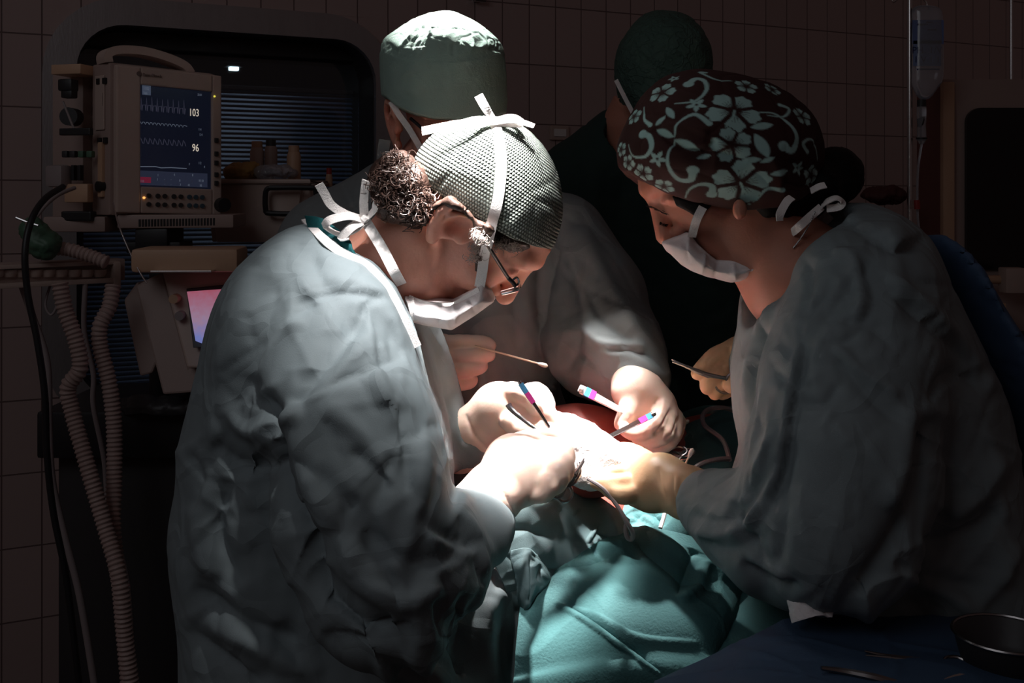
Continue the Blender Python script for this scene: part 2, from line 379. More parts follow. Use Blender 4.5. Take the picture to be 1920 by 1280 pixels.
M = dict(
    gown=cloth('gown_cloth', (.20, .245, .26), wr=.5, wscale=11),
    gown_b=cloth('gown_cloth_back', (.20, .225, .23), wr=.4, wscale=9),
    drape=cloth('teal_drape', (.055, .155, .16), wr=.12, wscale=6, fine=.9, fscale=330, rough=.85, stretch=(1, 1, 1)),
    bluedrape=cloth('blue_drape', (.035, .07, .13), wr=.4, wscale=5),
    greydrape=cloth('grey_drape', (.17, .26, .275), wr=.12, wscale=6, fine=.3),
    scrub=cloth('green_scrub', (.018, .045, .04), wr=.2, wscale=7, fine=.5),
    teal=cloth('teal_scrub', (.008, .12, .13), wr=.2, wscale=20, fine=.6),
    navy=cloth('navy_cloth', (.05, .09, .17), wr=.3, wscale=6),
    skin=pmat('skin', (.72, .33, .24), .5, vary=.08, vscale=30, bump=.25, bscale=260, sss=.25),
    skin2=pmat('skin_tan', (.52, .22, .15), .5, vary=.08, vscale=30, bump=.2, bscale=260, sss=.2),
    glove=pmat('latex_glove', (.90, .66, .55), .42, vary=.05, vscale=20, bump=.35, bscale=70, sss=.12),
    glove2=pmat('tan_latex_glove', (.74, .47, .28), .45, vary=.07, vscale=25, bump=.5, bscale=60, sss=.1),
    white=cloth('mask_cloth', (.85, .80, .80), wr=.05, wscale=20, fine=.5, rough=.8),
    tape=cloth('strap_cloth', (.88, .84, .82), wr=.05, wscale=30, fine=.9, fscale=700, rough=.8),
    steel=pmat('surgical_steel', (.62, .60, .60), .22, 1, bump=.05, bscale=40),
    steel_d=pmat('dark_steel', (.30, .28, .28), .3, 1, bump=.05, bscale=40),
    brushed=pmat('brushed_steel', (.42, .41, .42), .36, .75, vary=.1, bump=.12, bscale=40, stretch=(1, 12, 1)),
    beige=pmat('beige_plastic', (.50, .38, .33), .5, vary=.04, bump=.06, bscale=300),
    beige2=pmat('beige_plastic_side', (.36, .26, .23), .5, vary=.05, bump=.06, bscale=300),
    tan=pmat('tan_plastic', (.55, .34, .22), .5, vary=.05, bump=.06, bscale=200),
    black=pmat('black_plastic', (.012, .012, .014), .45, bump=.05, bscale=200),
    dark=pmat('dark_plastic', (.03, .028, .03), .5, vary=.1, bump=.05, bscale=200),
    white_p=pmat('white_plastic', (.8, .78, .76), .35, vary=.03, bump=.04, bscale=200),
    hose=pmat('hose_plastic', (.42, .30, .27), .5, vary=.08, bump=.05, bscale=100),
    grey_p=pmat('grey_plastic', (.30, .25, .25), .4, vary=.05, bump=.05, bscale=100),
    clear=pmat('clear_plastic', (.75, .78, .85), .12, trans=.75, bump=.1, bscale=60),
    wood=pmat('wood_stick', (.75, .55, .4), .6, vary=.1, bump=.1, bscale=200),
    cotton=pmat('cotton', (.9, .82, .76), .9, bump=.6, bscale=300, sss=.1),
    red=pmat('red_plastic', (.35, .03, .03), .4, vary=.05, bump=.03, bscale=100),
    cyan=pmat('blue_tape', (.08, .38, .72), .45, bump=.03, bscale=100),
    pink=pmat('pink_tape', (.75, .06, .38), .45, bump=.03, bscale=100),
    green=pmat('green_plastic', (.06, .13, .08), .5, vary=.1, bump=.05, bscale=100),
    hair=pmat('dark_brown_hair', (.045, .024, .018), .5, spec=.3, vary=.3, vscale=40, bump=.3, bscale=400),
    hair2=pmat('grey_hair', (.42, .36, .33), .4, vary=.2, vscale=40, bump=.2, bscale=400),
    hairk=pmat('black_hair', (.006, .005, .005), .6, spec=.15, vary=.2, vscale=40, bump=.3, bscale=300),
    glass=pmat('lens_glass', (.8, .8, .85), .05, trans=.9),
)
# ================================================================= the room
# back wall: runs away to the right
wa = np.array((-1.35, 2.90)); wb = np.array((1.22, 4.15)); wd = (wb-wa)/np.linalg.norm(wb-wa); wn = np.array((wd[1], -wd[0]))   # wn points to us
def wallp(s, z, off=0): q = wa+wd*s+wn*off; return np.array((q[0], q[1], z))
def wall_at(px, py, off=0):
    """point on the back wall plane (moved off towards us) seen at a pixel: returns (s, z)"""
    k = (px-960)/F; o = wa+wn*off          # k*Y = o.x + wd.x s ; Y = o.y + wd.y s
    s = (o[0]-k*o[1])/(k*wd[1]-wd[0]); Y = o[1]+wd[1]*s; return s, EYE-(py-HOR)/F*Y
def tile_mat():
    m, t, b = nt('wall_tiles'); b.inputs['Roughness'].default_value = .22
    uv = node(t, 'ShaderNodeUVMap'); br = node(t, 'ShaderNodeTexBrick'); t.links.new(uv.outputs[0], br.inputs['Vector'])
    br.offset = 0; br.inputs['Scale'].default_value = 1.0; br.inputs['Brick Width'].default_value = .1; br.inputs['Row Height'].default_value = .2
    br.inputs['Mortar Size'].default_value = .0022; br.inputs['Mortar Smooth'].default_value = .3
    br.inputs['Color1'].default_value = (.50, .38, .36, 1); br.inputs['Color2'].default_value = (.46, .35, .33, 1); br.inputs['Mortar'].default_value = (.17, .12, .115, 1)
    t.links.new(br.outputs['Color'], b.inputs['Base Color'])
    inv = node(t, 'ShaderNodeMath', operation='SUBTRACT'); inv.inputs[0].default_value = 1; t.links.new(br.outputs['Fac'], inv.inputs[1])
    bp = node(t, 'ShaderNodeBump', i_Strength=.7, i_Distance=.002); t.links.new(inv.outputs[0], bp.inputs['Height'])
    nz = node(t, 'ShaderNodeTexNoise', i_Scale=9.0); b2 = node(t, 'ShaderNodeBump', i_Strength=.08, i_Distance=.01); t.links.new(nz.outputs['Fac'], b2.inputs['Height']); t.links.new(bp.outputs[0], b2.inputs['Normal']); t.links.new(b2.outputs[0], b.inputs['Normal'])
    return m
TM = tile_mat()
# window opening in the wall
s0, _ = wall_at(80, 100); s1, _ = wall_at(735, 100); _, zt = wall_at(400, 12); zb = .86
def wallpiece(mb, a, b, z0, z1, th=.12):
    v = [wallp(a, z0), wallp(b, z0), wallp(b, z1), wallp(a, z1)]+[wallp(a, z0, -th), wallp(b, z0, -th), wallp(b, z1, -th), wallp(a, z1, -th)]
    mb.add(v, [(0, 1, 2, 3), (5, 4, 7, 6), (0, 4, 5, 1), (3, 2, 6, 7), (0, 3, 7, 4), (1, 5, 6, 2)])
wm = MB(); wallpiece(wm, -2.2, s0, 0, 2.9); wallpiece(wm, s1, 8.0, 0, 2.9); wallpiece(wm, s0, s1, 0, zb); wallpiece(wm, s0, s1, zt, 2.9)
wo = wm.build('wall_back', TM); wo['kind'] = 'structure'
uvl = wo.data.uv_layers.new(name='tiles'); _, zrow = wall_at(0, 199)
for lp in wo.data.loops:
    c = wo.data.vertices[lp.vertex_index].co; uvl.data[lp.index].uv = ((c.x-wa[0])*wd[0]+(c.y-wa[1])*wd[1]+.034, c.z-zrow)
fl_m = pmat('floor_vinyl', (.10, .095, .09), .35, vary=.15, vscale=4, bump=.05)
fo = MB().box((1.6, 2.2, -.03), (4.6, 5.2, .03)).build('floor', fl_m); fo['kind'] = 'structure'
# window: brushed frame with rounded corners, dark room behind, glass, half drawn blind
W_ = s1-s0
def rrect(a, b, c, d, r, n=8):
    o = []
    for cx, cz, a0 in ((b-r, d-r, 0), (a+r, d-r, 90), (a+r, c+r, 180), (b-r, c+r, 270)):
        for k in range(n+1): t = math.radians(a0+90*k/n); o.append((cx+r*math.cos(t), cz+r*math.sin(t)))
    return o
def ring(mb, o, i, off0, off1):
    n = len(o); V = [wallp(*q, off1) for q in o]+[wallp(*q, off1) for q in i]+[wallp(*q, off0) for q in o]+[wallp(*q, off0) for q in i]; Fc = []
    for k in range(n):
        l = (k+1) % n; Fc += [(k, l, n+l, n+k), (n+k, n+l, 3*n+l, 3*n+k), (2*n+l, 2*n+k, 3*n+k, 3*n+l), (l, k, 2*n+k, 2*n+l)]
    mb.add(V, Fc)
fw = MB(); ring(fw, rrect(s0-.002, s1+.002, zb, zt+.002, .22), rrect(s0+.085, s1-.06, zb+.07, zt-.075, .13), -.02, .022)
# fill between the square opening and the rounded frame
fo_ = MB(); ring(fo_, rrect(s0-.001, s1+.001, zb-.001, zt+.001, .004), rrect(s0-.002, s1+.002, zb, zt+.002, .22), -.02, .001)
win = empty('window_1', tuple(wallp((s0+s1)/2, zb, 0)), None, None); win['kind'] = 'structure'
fw.build('window_frame', M['brushed'], win, True)
cf = fo_.build('corner_tiles', TM, win); uvl = cf.data.uv_layers.new(name='tiles')
for lp in cf.data.loops:
    c = cf.data.vertices[lp.vertex_index].co+Vector(win.location); uvl.data[lp.index].uv = ((c.x-wa[0])*wd[0]+(c.y-wa[1])*wd[1]+.034, c.z-zrow)
jm = MB(); ring(jm, rrect(s0+.080, s1-.055, zb+.065, zt-.07, .13), rrect(s0+.088, s1-.063, zb+.073, zt-.078, .125), -.30, .0); jm.build('window_reveal', M['dark'], win, True)
def wbox(mb, a, b, z0, z1, o0, o1, bev=0): 
    c = (wallp(a, z0, o0)+wallp(b, z1, o1))/2; R = np.column_stack(((wd[0], wd[1], 0), (-wn[0], -wn[1], 0), (0, 0, 1)))
    return mb.box(c, ((b-a)/2, abs(o1-o0)/2, (z1-z0)/2), R, bev)
gp = MB(); wbox(gp, s0+.09, s1-.065, zb+.075, zt-.08, -.145, -.140)
gm = pmat('window_glass', (.55, .6, .65), .04, trans=.95, bump=.01); gp.build('pane', gm, win)
bx = MB(); _, z1b = wall_at(500, 105, -.1); wbox(bx, s0+.05, s1-.03, z1b, zt-.02, -.29, -.10, .004); bx.build('blind_case', M['dark'], win)
bl = MB(); z = zb+.08
sL = wall_at(405, 200, -.20)[0]; sR = wall_at(702, 200, -.20)[0]; _, zbl = wall_at(560, 172, -.2)
k = 0
while z < zbl:
    c = (wallp(s0+.12, z, -.22)+wallp(sR, z, -.22))/2; R = np.column_stack(((wd[0], wd[1], 0), (-wn[0]*.9, -wn[1]*.9, .44), (wn[0]*.44, wn[1]*.44, .9)))
    bl.box(c, ((sR-s0-.12)/2, .009, .0006), R); z += .0145
blm = pmat('blind_slats', (.25, .36, .55), .4, bump=.02)
bl.build('blind', blm, win); br_ = MB(); wbox(br_, s0+.11, sR+.01, zbl, zbl+.012, -.235, -.205, .002); br_.build('blind_rail', M['grey_p'], win)
jb = MB(); wbox(jb, sR+.005, s1-.02, zb+.02, zt-.02, -.30, -.16, .004); jb.build('mullion', M['black'], win)
nr = MB(); wbox(nr, s0-.8, s1+1.2, .1, 2.8, -1.6, -1.55); o = nr.build('wall_beyond', pmat('far_wall', (.06, .07, .09), .8, vary=.1, bump=.05)); o['kind'] = 'structure'
# cool light of the next room falling on the blind
spot('next_room_light', tuple(wallp((s0+s1)/2+.3, 2.7, -1.0)), tuple(wallp((s0+s1)/2+.1, 1.35, -.22)), 3.0, 28, .8, .2, (.6, .75, 1))
lp_ = empty('window_glint', tuple(wallp(*wall_at(438, 129, -.62), -.62)), 'small bright white reflection in the dark window glass, built as a glowing bar', 'reflection')  # glowing bar added for a bright spot reflected in the glass
q = MB(); sL_, zL_ = wall_at(438, 129, -.62); wbox(q, sL_-.016, sL_+.016, zL_-.006, zL_+.006, -.63, -.61, .002)
q.build('tube', pmat('glint_glow', (.9, .95, 1), .4, emit=(.75, .95, 1), es=6, bump=.01), lp_)
q = MB(); wbox(q, sL_-.03, sL_+.03, zL_+.0065, zL_+.02, -.65, -.60, .002); q.tube([wallp(sL_, zL_+.015, -.63), wallp(sL_, 2.75, -.63)], .004, 8); q.build('housing', M['dark'], lp_)  # made-up holder for the glowing bar

# wall plate
pw = empty('wall_socket', tuple(wallp(*wall_at(1047, 247, .0), 0)), 'pale rectangular socket plate on the tiled wall beside the green cap', 'socket')
q = MB(); a0, za = wall_at(1032, 262, .01); a1, zb_ = wall_at(1066, 236, .01); wbox(q, a0, a1, za, zb_, .0, .014, .003); q.build('plate', M['beige'], pw)
q = MB(); wbox(q, a0+.012, a1-.012, za+.012, zb_-.012, .014, .018, .001); q.build('socket_face', M['white_p'], pw)
# bright steel fitting at the very top edge
q = MB(); a0, za = wall_at(893, 3, .04); a1, _ = wall_at(912, 3, .04); q.tube([wallp(a0, za+.01, .03), wallp(a1, za+.01, .03)], .009, 12); wbox(q, a0+.006, a1-.006, za+.005, za+.06, 0, .03, .003)
tag(q.build('wall_hook', M['steel'], None, True), 'shiny metal hook on the tiles at the top edge above the green cap', 'hook')

def rot(yaw, pitch=0, roll=0):
    return np.array((Matrix.Rotation(yaw, 3, 'Z') @ Matrix.Rotation(pitch, 3, 'X') @ Matrix.Rotation(roll, 3, 'Y')))
# ---------------------------------------------------------------- patient monitor
YM = 2.0; mpos = P(250, 420, YM)
mon = empty('patient_monitor', tuple(mpos), 'beige patient monitor showing traces and the numbers 103 and 96 in front of the window', 'monitor')
# front face corners in the picture: (205,112) (405,140) (402,398) (215,405); side face to (172,118)
fl0 = P(206, 116, 1.93); fr0 = P(407, 138, 2.06); fb0 = P(212, 404, 1.93)
ux = fr0-fl0; Wm = np.linalg.norm(ux); ux /= Wm; uz = np.array((0, 0, 1.)); uy = np.cross(uz, ux); Hm = (fl0-fb0)[2]
RM = np.column_stack((ux, uy, uz)); O = fb0.copy()
def mp(u, v, d=0): return O+ux*u*Wm+uz*v*Hm+uy*d       # u,v in 0..1 of the front, d depth behind
q = MB(); q.box(mp(.5, .5, .09), (Wm/2, .09, Hm/2), RM, .014); q.build('housing', M['beige'], mon, True)
q = MB()                                                 # bezel frame round the screen
u0, u1, v0, v1 = .225, .90, .195, .865
for a, b, c, d in ((0.01, u0, .02, .98), (u1, .99, .02, .98), (u0, u1, v1, .98), (u0, u1, .02, v0)): q.box(mp((a+b)/2, (c+d)/2, -.004), ((b-a)/2*Wm, .008, (d-c)/2*Hm), RM, .003)
q.build('bezel', M['beige'], mon)
# left face (recorder side) with slots
sp = P(172, 116, 1.97); sx = fl0-sp; sx[2] = 0; Ls = np.linalg.norm(sx); sx /= Ls; syn = np.cross(uz, sx); RS = np.column_stack((sx, syn, uz))
def sd_(u, v, d=0): return sp*np.array((1, 1, 0))+np.array((0, 0, O[2]))+sx*u*Ls+uz*v*Hm+syn*d
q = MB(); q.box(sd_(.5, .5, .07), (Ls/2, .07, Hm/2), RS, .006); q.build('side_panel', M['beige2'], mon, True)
q = MB()
for u, v in ((.45, .88), (.78, .88), (.5, .49), (.82, .49)): q = MB(); q.box(sd_(u, v, -.002), (.005, .003, .0055), RS, .001); q.build('slot', M['black'], mon)
q = MB(); q.box(sd_(.68, .76, -.001), (.0008, .002, .012), RS); q.build('slot', M['black'], mon)
q = MB(); q.box(sd_(.62, .30, -.003), (.007, .004, .05), RS, .002); q.build('release_bar', M['tan'], mon)
q = MB(); q.tube([sd_(.65, .19, -.012), sd_(.65, .19, .0)], .0095, 16); q.build('dial', M['black'], mon, True)
q = MB(); q.box(sd_(.5, .74, -.0015), (.016, .0015, .05), RS, .002); q.build('cover', M['beige'], mon)
# carry handle arched over the top
hp = [mp(-.02, 1.0, .03), mp(-.02, 1.055, .03), mp(.08, 1.09, .03), mp(.30, 1.10, .03), mp(.52, 1.075, .03), mp(.68, 1.035, .03), mp(.74, .985, .03)]
q = MB(); hpp, _ = crom(hp, [1]*7, 5)
V = []; Fc = []
for i, p in enumerate(hpp):
    t = hpp[min(i+1, len(hpp)-1)]-hpp[max(i-1, 0)]; t /= np.linalg.norm(t); nn = np.cross(t, uy)
    for a, b in ((-1, -1), (1, -1), (1, 1), (-1, 1)): V.append(p+nn*a*.0075+uy*b*.022)
for i in range(len(hpp)-1):
    for k in range(4): Fc.append((i*4+k, i*4+4+k, i*4+4+(k+1) % 4, i*4+(k+1) % 4))
q.add(V, Fc+[(0, 1, 2, 3), tuple(4*len(hpp)-1-k for k in range(4))]); q.build('handle', M['beige'], mon, True)
# screen
scm = pmat('monitor_screen', (.006, .007, .012), .25, emit=(.003, .004, .009), es=1.0, bump=.005)
q = MB(); q.box(mp((u0+u1)/2, (v0+v1)/2, -.001), ((u1-u0)/2*Wm+.001, .003, (v1-v0)/2*Hm+.001), RM); scr = q.build('screen', scm, mon)
def em(name, c, s): return pmat(name, (.0, .0, .0), .5, emit=c, es=s, bump=.001)
EM = dict(white=em('trace_white', (.5, .6, .8), .14), dim=em('trace_dim', (.38, .38, .6), .07), yel=em('digit_glow', (1, .87, .72), .55), red=em('alarm_red', (.7, .06, .16), .14), band=em('band_blue', (.14, .17, .32), .10), led=em('led_yellow', (1, .9, .1), .8), amb=em('led_amber', (1, .45, .12), 1.3))
def spx(px, py):                                       # screen point at a picture position -> (u, v)
    for _ in range(1): pass
    k = (px-960)/F; Y = (O[0]*0+(O[1]*ux[0]-O[0]*ux[1]))/(ux[0]-k*ux[1]); u = (k*Y-O[0])/ux[0]/Wm; z = EYE-(py-HOR)/F*Y; return u, (z-O[2])/Hm
def trace(mb, pts, r, d=-.0045): mb.tube([mp(*spx(*p), d) for p in pts], r, 4, cap=False)
tr = MB(); rs = np.random.default_rng(3)
x = 258
pl = []
while x < 348:                                          # fast ECG spikes
    y = 195+(x-258)*.06; pl += [(x, y), (x+2.5, y-1), (x+3.5, y+10), (x+5, y-13-rs.random()*4), (x+6.5, y+11), (x+8, y)]; x += 10
trace(tr, pl, .0006); tr.build('trace', EM['dim'], scr)
tr = MB(); pl = [(257, 227)]
for x in range(262, 345, 7): pl += [(x, 227+(x-257)*.05), (x+2, 231+(x-257)*.05), (x+4, 227+(x-257)*.05)]
trace(tr, pl+[(349, 233)], .0006); tr.build('trace', EM['white'], scr); tr = MB(); trace(tr, [(256, 311), (290, 310), (300, 312), (320, 311), (348, 312)], .0008); tr.build('trace', EM['white'], scr)
tr = MB(); pl = []; x = 259
while x < 345: y = 267+(x-258)*.04; pl += [(x, y), (x+2, y-11), (x+4, y-8), (x+7, y)]; x += 9
trace(tr, pl, .0006); tr.build('trace', EM['dim'], scr)
def quadat(name, a, b, c, d, m, par, dep=-.0042):
    (ua, va), (ub, vb) = spx(a, b), spx(c, d); q = MB(); q.box(mp((ua+ub)/2, (va+vb)/2, dep), (abs(ub-ua)/2*Wm, .0006, abs(va-vb)/2*Hm), RM); return q.build(name, m, par)
quadat('status_band', 257, 318, 387, 346, EM['band'], scr); quadat('alarm_field', 259, 330, 281, 341, EM['red'], scr, -.005); quadat('title_box', 265, 158, 281, 177, em('box_blue', (.25, .32, .5), .14), scr)
def text(name, s, px, py, h, m, par, dep=-.0055):
    p = mp(*spx(px, py), dep); return font_mesh(name, s, h, m, par, Matrix.Translation(Vector(p)) @ Matrix(np.column_stack((ux, uz, -uy)).tolist()).to_4x4() @ Matrix.Diagonal((.68, 1, 1, 1)))
text('number_reading', '103', 352, 213, .020, EM['yel'], scr); text('number_reading', '96', 358, 279, .020, EM['yel'], scr)
text('screen_text', '1102', 267, 167, .0080, EM['white'], scr); text('screen_text', 'Sala', 267, 175, .0070, EM['white'], scr); text('screen_text', '23:31', 368, 175, .006, EM['white'], scr)
for s, a, b in (('-', 306, 335), ('-', 318, 335), ('8', 334, 337), ('10 10', 370, 336), ('-', 306, 344), ('-', 318, 344), ('7', 335, 345), ('41', 350, 345), ('18', 372, 345), ('1', 293, 328), ('1', 292, 336), ('6', 324, 326), ('8', 358, 326), ('1 4', 370, 240), ('5 4', 372, 250), ('F', 352, 306), ('1 2', 370, 303), ('4', 380, 310), ('110', 261, 340)):
    text('screen_text', s, a, b, .0065, EM['white'], scr)
lb = pmat('grey_print', (.15, .10, .09), .6, bump=.01)
text('logo_text', 'Datex-Ohmeda', 263, 142, .0082, lb, mon, -.0135); q = MB(); q.tube([mp(*spx(256, 138), -.0135), mp(*spx(256, 138), -.011)], .0045, 16); q.build('logo_mark', lb, mon)
q = MB(); q.tube([mp(*spx(397, 176), -.014), mp(*spx(397, 176), -.006)], .0018, 8); q.build('indicator_light', EM['led'], mon)
q = MB(); q.tube([mp(*spx(265, 369), -.015), mp(*spx(265, 369), -.006)], .0022, 8); q.build('indicator_light', EM['amb'], mon)
for cx in (274, 291, 304, 321, 334, 350, 362, 374):
    for cy in (365, 381):
        q = MB(); q.tube([mp(*spx(cx, cy), -.0155), mp(*spx(cx, cy), -.008)], [.0042, .005], 12); q.build('button', M['dark'] if cx < 340 else pmat('blue_key', (.05, .09, .12), .5, bump=.01) if cx == 350 and cy == 365 else bpy.data.materials['blue_key'] if cx > 340 else M['dark'], mon, True)
for cy in (258, 283, 300, 322, 338): q = MB(); q.box(mp(*spx(400, cy), -.014), (.0035, .003, .0045), RM, .001); q.build('side_key', M['dark'], mon)
q = MB(); q.tube([mp(*spx(409, 378), -.03), mp(*spx(409, 378), .0)], [.013, .0145], 20); q.build('control_knob', M['black'], mon, True)
# module rack on the left side
modm = empty('module_rack', tuple(P(145, 420, 2.02)), 'beige module rack with plugged cables and round dark socket, left of the monitor', 'module')
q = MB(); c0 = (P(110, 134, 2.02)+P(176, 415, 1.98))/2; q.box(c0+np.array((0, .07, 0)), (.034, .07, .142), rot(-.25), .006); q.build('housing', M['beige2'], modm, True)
q = MB(); q.box(P(143, 133, 1.97), (.031, .03, .009), rot(-.25), .002); q.build('top_cover', M['tan'], modm, True)
def frontat(px, py): return P(px, py, 1.935)
q = MB(); q.tube([frontat(128, 218), frontat(128, 218)+np.array((0, .03, 0))], .0165, 20); q.build('round_socket', M['black'], modm, True)
q = MB(); q.box(frontat(128, 160), (.014, .012, .011), rot(-.2), .004); q.box(frontat(130, 176), (.011, .010, .008), rot(-.2), .003); q.build('cable_plug', M['black'], modm, True)
q = MB(); q.tube([frontat(118, 190), frontat(128, 215), frontat(138, 240), frontat(143, 252)], .0022, 8, sm=3); q.build('cable', M['grey_p'], modm, True)
q = MB(); q.box(frontat(143, 247), (.031, .006, .0065), rot(-.2), .002); q.build('dark_recess', M['black'], modm)
for px in (124, 138, 154, 170): q = MB(); q.box(frontat(px, 289), (.0055, .006, .006), rot(-.2), .002); q.build('key', M['green'] if px > 150 else M['dark'], modm, True)
for px in (139, 151): q = MB(); q.box(frontat(px, 324), (.0028, .006, .014), rot(-.2), .001); q.build('slot', M['black'], modm)
q = MB(); q.box(frontat(110, 330), (.02, .014, .02), rot(-.4), .007); q.build('connector_block', M['grey_p'], modm, True)
q = MB(); q.box(frontat(148, 362), (.024, .01, .017), rot(-.2), .004); q.build('connector_block', M['tan'], modm, True)
q = MB(); q.box(frontat(148, 405), (.03, .01, .009), rot(-.2), .003); q.build('dark_recess', M['black'], modm)
# shelf with a row of vents under the monitor
sh = empty('monitor_shelf', tuple(P(260, 440, 1.98)), 'beige shelf with a row of vent slots under the patient monitor', 'shelf')
q = MB(); q.box(P(145, 420, 1.95)+np.array((0, .08, 0)), (.056, .10, .014), rot(.02), .004); q.box(P(318, 415, 1.95)+np.array((0, .09, 0)), (.075*1.38, .09, .0125), rot(.2*.6), .004); q.build('tray', M['beige2'], sh, True)
for i in range(25):
    q = MB(); pxv = 262+i*5.8; p = P(pxv, 418-i*.1, 1.857+.0008*i+i*.0007*.9); q.box(p, (.0013, .004, .0065), rot(.12), .0004); q.build('vent_slot', M['black'], sh)
q = MB(); q.box(P(300, 447, 2.0), (.03, .05, .02), None, .004); q.box(P(300, 462, 2.0), (.05, .04, .01), None, .003); q.tube(PP([(300, 440, 2.02), (300, 740, 2.02)]), .02, 12); q.build('mount_bracket', M['black'], sh, True)
# ---------------------------------------------------------------- basket with supplies
bs = empty('storage_basket', tuple(P(500, 450, 2.25)), 'pale plastic basket with black handle beside the monitor', 'basket')
q = MB(); c0 = P(500, 396, 2.28)
b_ = bmesh.new(); bmesh.ops.create_cube(b_, size=2)
for v in b_.verts: s_ = 1 if v.co.z > 0 else .88; v.co = Vector((v.co.x*.108*s_, v.co.y*.10*s_, v.co.z*.062))
tf = [f for f in b_.faces if f.normal.z > .9]; bmesh.ops.delete(b_, geom=tf, context='FACES'); bmesh.ops.bevel(b_, geom=[e for e in b_.edges if abs((e.verts[0].co-e.verts[1].co).z) > .05], offset=.015, segments=3, affect='EDGES')
b_.verts.index_update(); q.add([np.array(v.co)+c0 for v in b_.verts], [[v.index for v in f.verts] for f in b_.faces]); b_.free()
o = q.build('basket_body', M['beige'], bs, True); md = o.modifiers.new('thick', 'SOLIDIFY'); md.thickness = .004
q = MB(); rr_ = [(P(a, b, 2.16)) for a, b in ((505, 352), (580, 352), (592, 358), (592, 392), (582, 400), (508, 400), (498, 392), (498, 360), (505, 352))]; q.tube(rr_, .0055, 8, sm=3); q.build('handle', M['black'], bs, True)
q = MB(); q.tube([c0+np.array((a*.11, b*.102, .062)) for a, b in ((-1, -1), (1, -1), (1, 1), (-1, 1), (-1, -1))], .005, 8); q.build('rim', M['beige'], bs, True)
def bag(name, c, r, m, label, cat, seed, grp=None):
    f = lambda X: ell(X, c, r)
    V, Q = nets(f, *[axis(c[i]-r[i]-.02, c[i]+r[i]+.02, .004) for i in range(3)]); V = relax(V, Q, 1); V = facets(V, normals(V, Q), .02, .012, seed=seed)
    o = mesh(name, V, Q, m); return tag(o, label, cat, grp)
bag('supply_packet', P(455, 322, 2.22), (.04, .045, .022), pmat('yellow_packet', (.45, .27, .08), .5, vary=.2, bump=.4, bscale=50), 'crumpled yellow packet on the left end of the basket', 'packet', 3)
bag('plastic_bag', P(512, 325, 2.24), (.05, .05, .02), M['clear'], 'clear crinkled plastic bag in the middle of the basket', 'bag', 4)
def bottle(name, px, w_, y0, y1, m, lid, label, Y=2.3):
    e = empty(name, tuple(P(px, y1, Y)), label, 'container'); q = MB(); r = w_/2/F*Y; zt_, zb_ = P(px, y0, Y)[2], P(px, y1, Y)[2]; X_ = P(px, y0, Y)[0]
    q.tube([(X_, Y, zb_), (X_, Y, zb_+.004), (X_, Y, zt_-.022), (X_, Y, zt_-.014), (X_, Y, zt_-.012)], [r*.9, r, r, r*.8, r*.7], 20); q.build('container_body', m, e, True)
    q = MB(); q.tube([(X_, Y, zt_-.014), (X_, Y, zt_)], [r*.78, r*.76], 20); q.build('lid', lid, e, True)
bottle('supply_jar', 482, 26, 265, 340, M['beige'], M['tan'], 'beige jar with dark lid at the left in the basket')
bottle('supply_jar', 508, 24, 262, 340, M['beige2'], M['dark'], 'wider beige jar with black lid next to the clear bag')
bottle('supply_bottle', 551, 26, 273, 345, M['tan'], M['tan'], 'tan bottle with narrow cap at the right in the basket', 2.27)
bottle('supply_bottle', 617, 13, 315, 350, M['tan'], M['red'], 'small orange bottle with red cap near the shoulder of the grey gown', 2.4)
# ---------------------------------------------------------------- ventilator with tilted screen
vt = empty('ventilator', tuple(P(340, 730, 1.8)), 'beige ventilator with tilted lit pink and blue screen behind the left gown', 'ventilator')
Yv = 1.80
def slab(name, pts, y, th, m, par, bev=0, dy=0):
    """solid plate: picture outline at distance y, thickness th behind, top leaning back by dy"""
    q = MB(); P0 = [P(a, b, y) for a, b in pts]; z0 = min(p[2] for p in P0); z1 = max(p[2] for p in P0)
    fr = [p+np.array((0, dy*(p[2]-z0)/(z1-z0), 0)) for p in P0]; bk = [p+np.array((0, th, 0)) for p in fr]; n = len(fr)
    q.add(fr+bk, [tuple(range(n)), tuple(range(n, 2*n))[::-1]]+[(i, n+i, n+(i+1) % n, (i+1) % n) for i in range(n)])
    o = q.build(name, m, par)
    if bev: b = o.modifiers.new('bevel', 'BEVEL'); b.width = bev; b.segments = 2
    return o
slab('front_panel', [(286, 512), (445, 502), (445, 690), (350, 690)], 1.80, .04, M['beige'], vt, .004, .05)
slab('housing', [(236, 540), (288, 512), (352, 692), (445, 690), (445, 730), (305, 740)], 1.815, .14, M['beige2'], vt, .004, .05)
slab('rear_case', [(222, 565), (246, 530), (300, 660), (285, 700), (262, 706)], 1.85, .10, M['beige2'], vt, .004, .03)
slab('screen_surround', [(335, 545), (424, 536), (400, 650), (362, 652)], 1.793, .01, M['dark'], vt, .001, .045)
